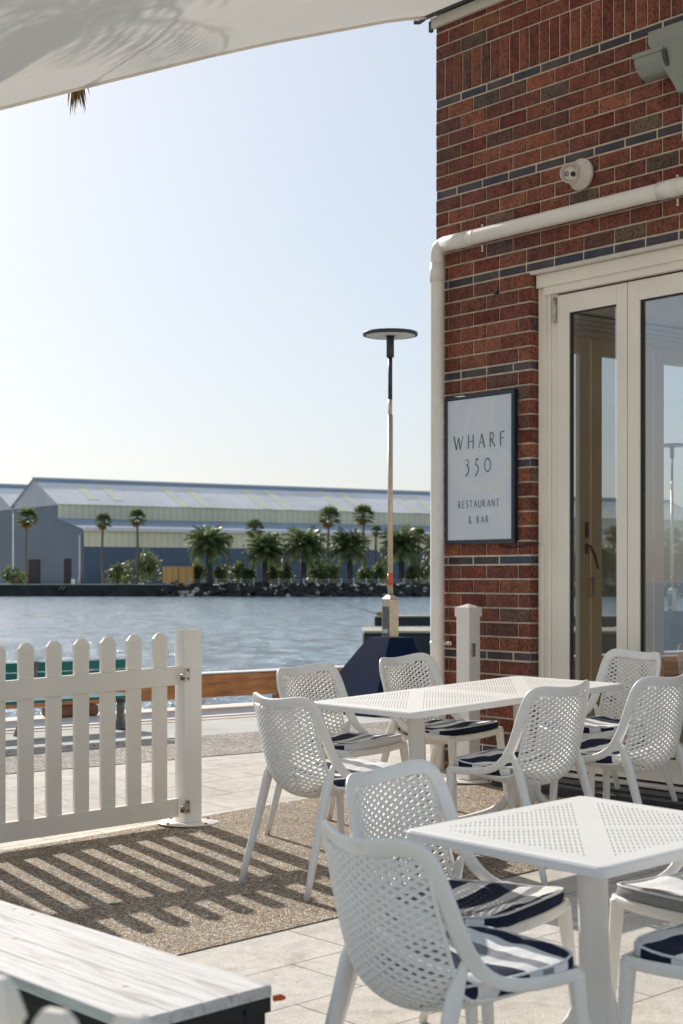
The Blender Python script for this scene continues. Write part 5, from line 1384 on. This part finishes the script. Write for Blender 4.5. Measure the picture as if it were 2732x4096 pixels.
TYA, TYB = -.8486, -.8817
for i, (x, y, yaw, lb) in enumerate(((.387, 8.030, TYA, 'square white slotted table, left one of the two pushed together near the wall'), (.960, 8.530, TYA, 'square white slotted table, the one of the joined pair nearer the glazed doors'), (.735, 4.672, TYB, 'single square white slotted table in the foreground'))):
    t_ = t0 if i == 0 else copy_tree(t0); t_.matrix_world = onplane(x, y, yaw); t_['label'] = lb
for i in range(0): pass

# ------------------------------------------------------------------ camera, light, world
cd = bpy.data.cameras.new('camera'); cam = bpy.data.objects.new('camera', cd); col.objects.link(cam); sc.camera = cam
cam.location = (0, 0, CAMZ); cam.rotation_euler = (PI / 2, 0, 0)
cd.sensor_fit = 'VERTICAL'; cd.sensor_height = 36; cd.sensor_width = 24; cd.lens = 36 * 6500 / 4096
cd.shift_y = (2318 - 2048) / 4096; cd.clip_start = .05; cd.clip_end = 6000
cd.dof.use_dof = True; cd.dof.focus_distance = 8.9; cd.dof.aperture_fstop = 5.4
SD = V((-.435, .765, .478)).normalized()
sd_ = bpy.data.lights.new('sun', 'SUN'); sun = bpy.data.objects.new('sun', sd_); col.objects.link(sun)
sd_.energy = 5.0; sd_.angle = math.radians(.53); sd_.color = (1.0, .945, .865)
sun.rotation_euler = SD.to_track_quat('Z', 'Y').to_euler()
w = bpy.data.worlds.new('World'); sc.world = w; w.use_nodes = True; nt = w.node_tree
bg = nt.nodes['Background']; sky = nt.nodes.new('ShaderNodeTexSky'); sky.sky_type = 'NISHITA'; sky.sun_disc = False
sky.sun_elevation = math.asin(SD.z); sky.sun_rotation = math.atan2(SD.x, SD.y); sky.air_density = 1.0; sky.dust_density = 1.2; sky.ozone_density = 1.2; sky.altitude = 0
sc1 = nt.nodes.new('ShaderNodeVectorMath'); sc1.operation = 'SCALE'; sc1.inputs['Scale'].default_value = 1.0; L(nt, sky.outputs[0], sc1.inputs[0])
gm = nt.nodes.new('ShaderNodeGamma'); gm.inputs[1].default_value = .50; L(nt, sc1.outputs[0], gm.inputs[0])
tn = mix(nt, 1, gm.outputs[0], (.97, 1.0, 1.045), 'MULTIPLY')
ge = nt.nodes.new('ShaderNodeNewGeometry'); sz = nt.nodes.new('ShaderNodeSeparateXYZ'); L(nt, ge.outputs['Incoming'], sz.inputs[0])
el = math_(nt, 'ABSOLUTE', sz.outputs[2])
fo = ramp(nt, el, [(.0, (.685, .70, .765)), (.10, (.71, .735, .77)), (.34, (.80, .80, .80)), (.6, (.86, .82, .76)), (1.0, (.74, .71, .66))])
tn = mix(nt, 1, tn, fo.outputs[0], 'MULTIPLY')
L(nt, tn, bg.inputs[0]); bg.inputs[1].default_value = SKYK
sc.view_settings.view_transform = 'Standard'; sc.view_settings.look = 'None'; sc.view_settings.exposure = 0; sc.view_settings.gamma = 1
sc.render.engine = 'CYCLES'; sc.cycles.max_bounces = 8; sc.cycles.diffuse_bounces = 4; sc.cycles.transparent_max_bounces = 16; sc.cycles.caustics_reflective = False; sc.cycles.caustics_refractive = False
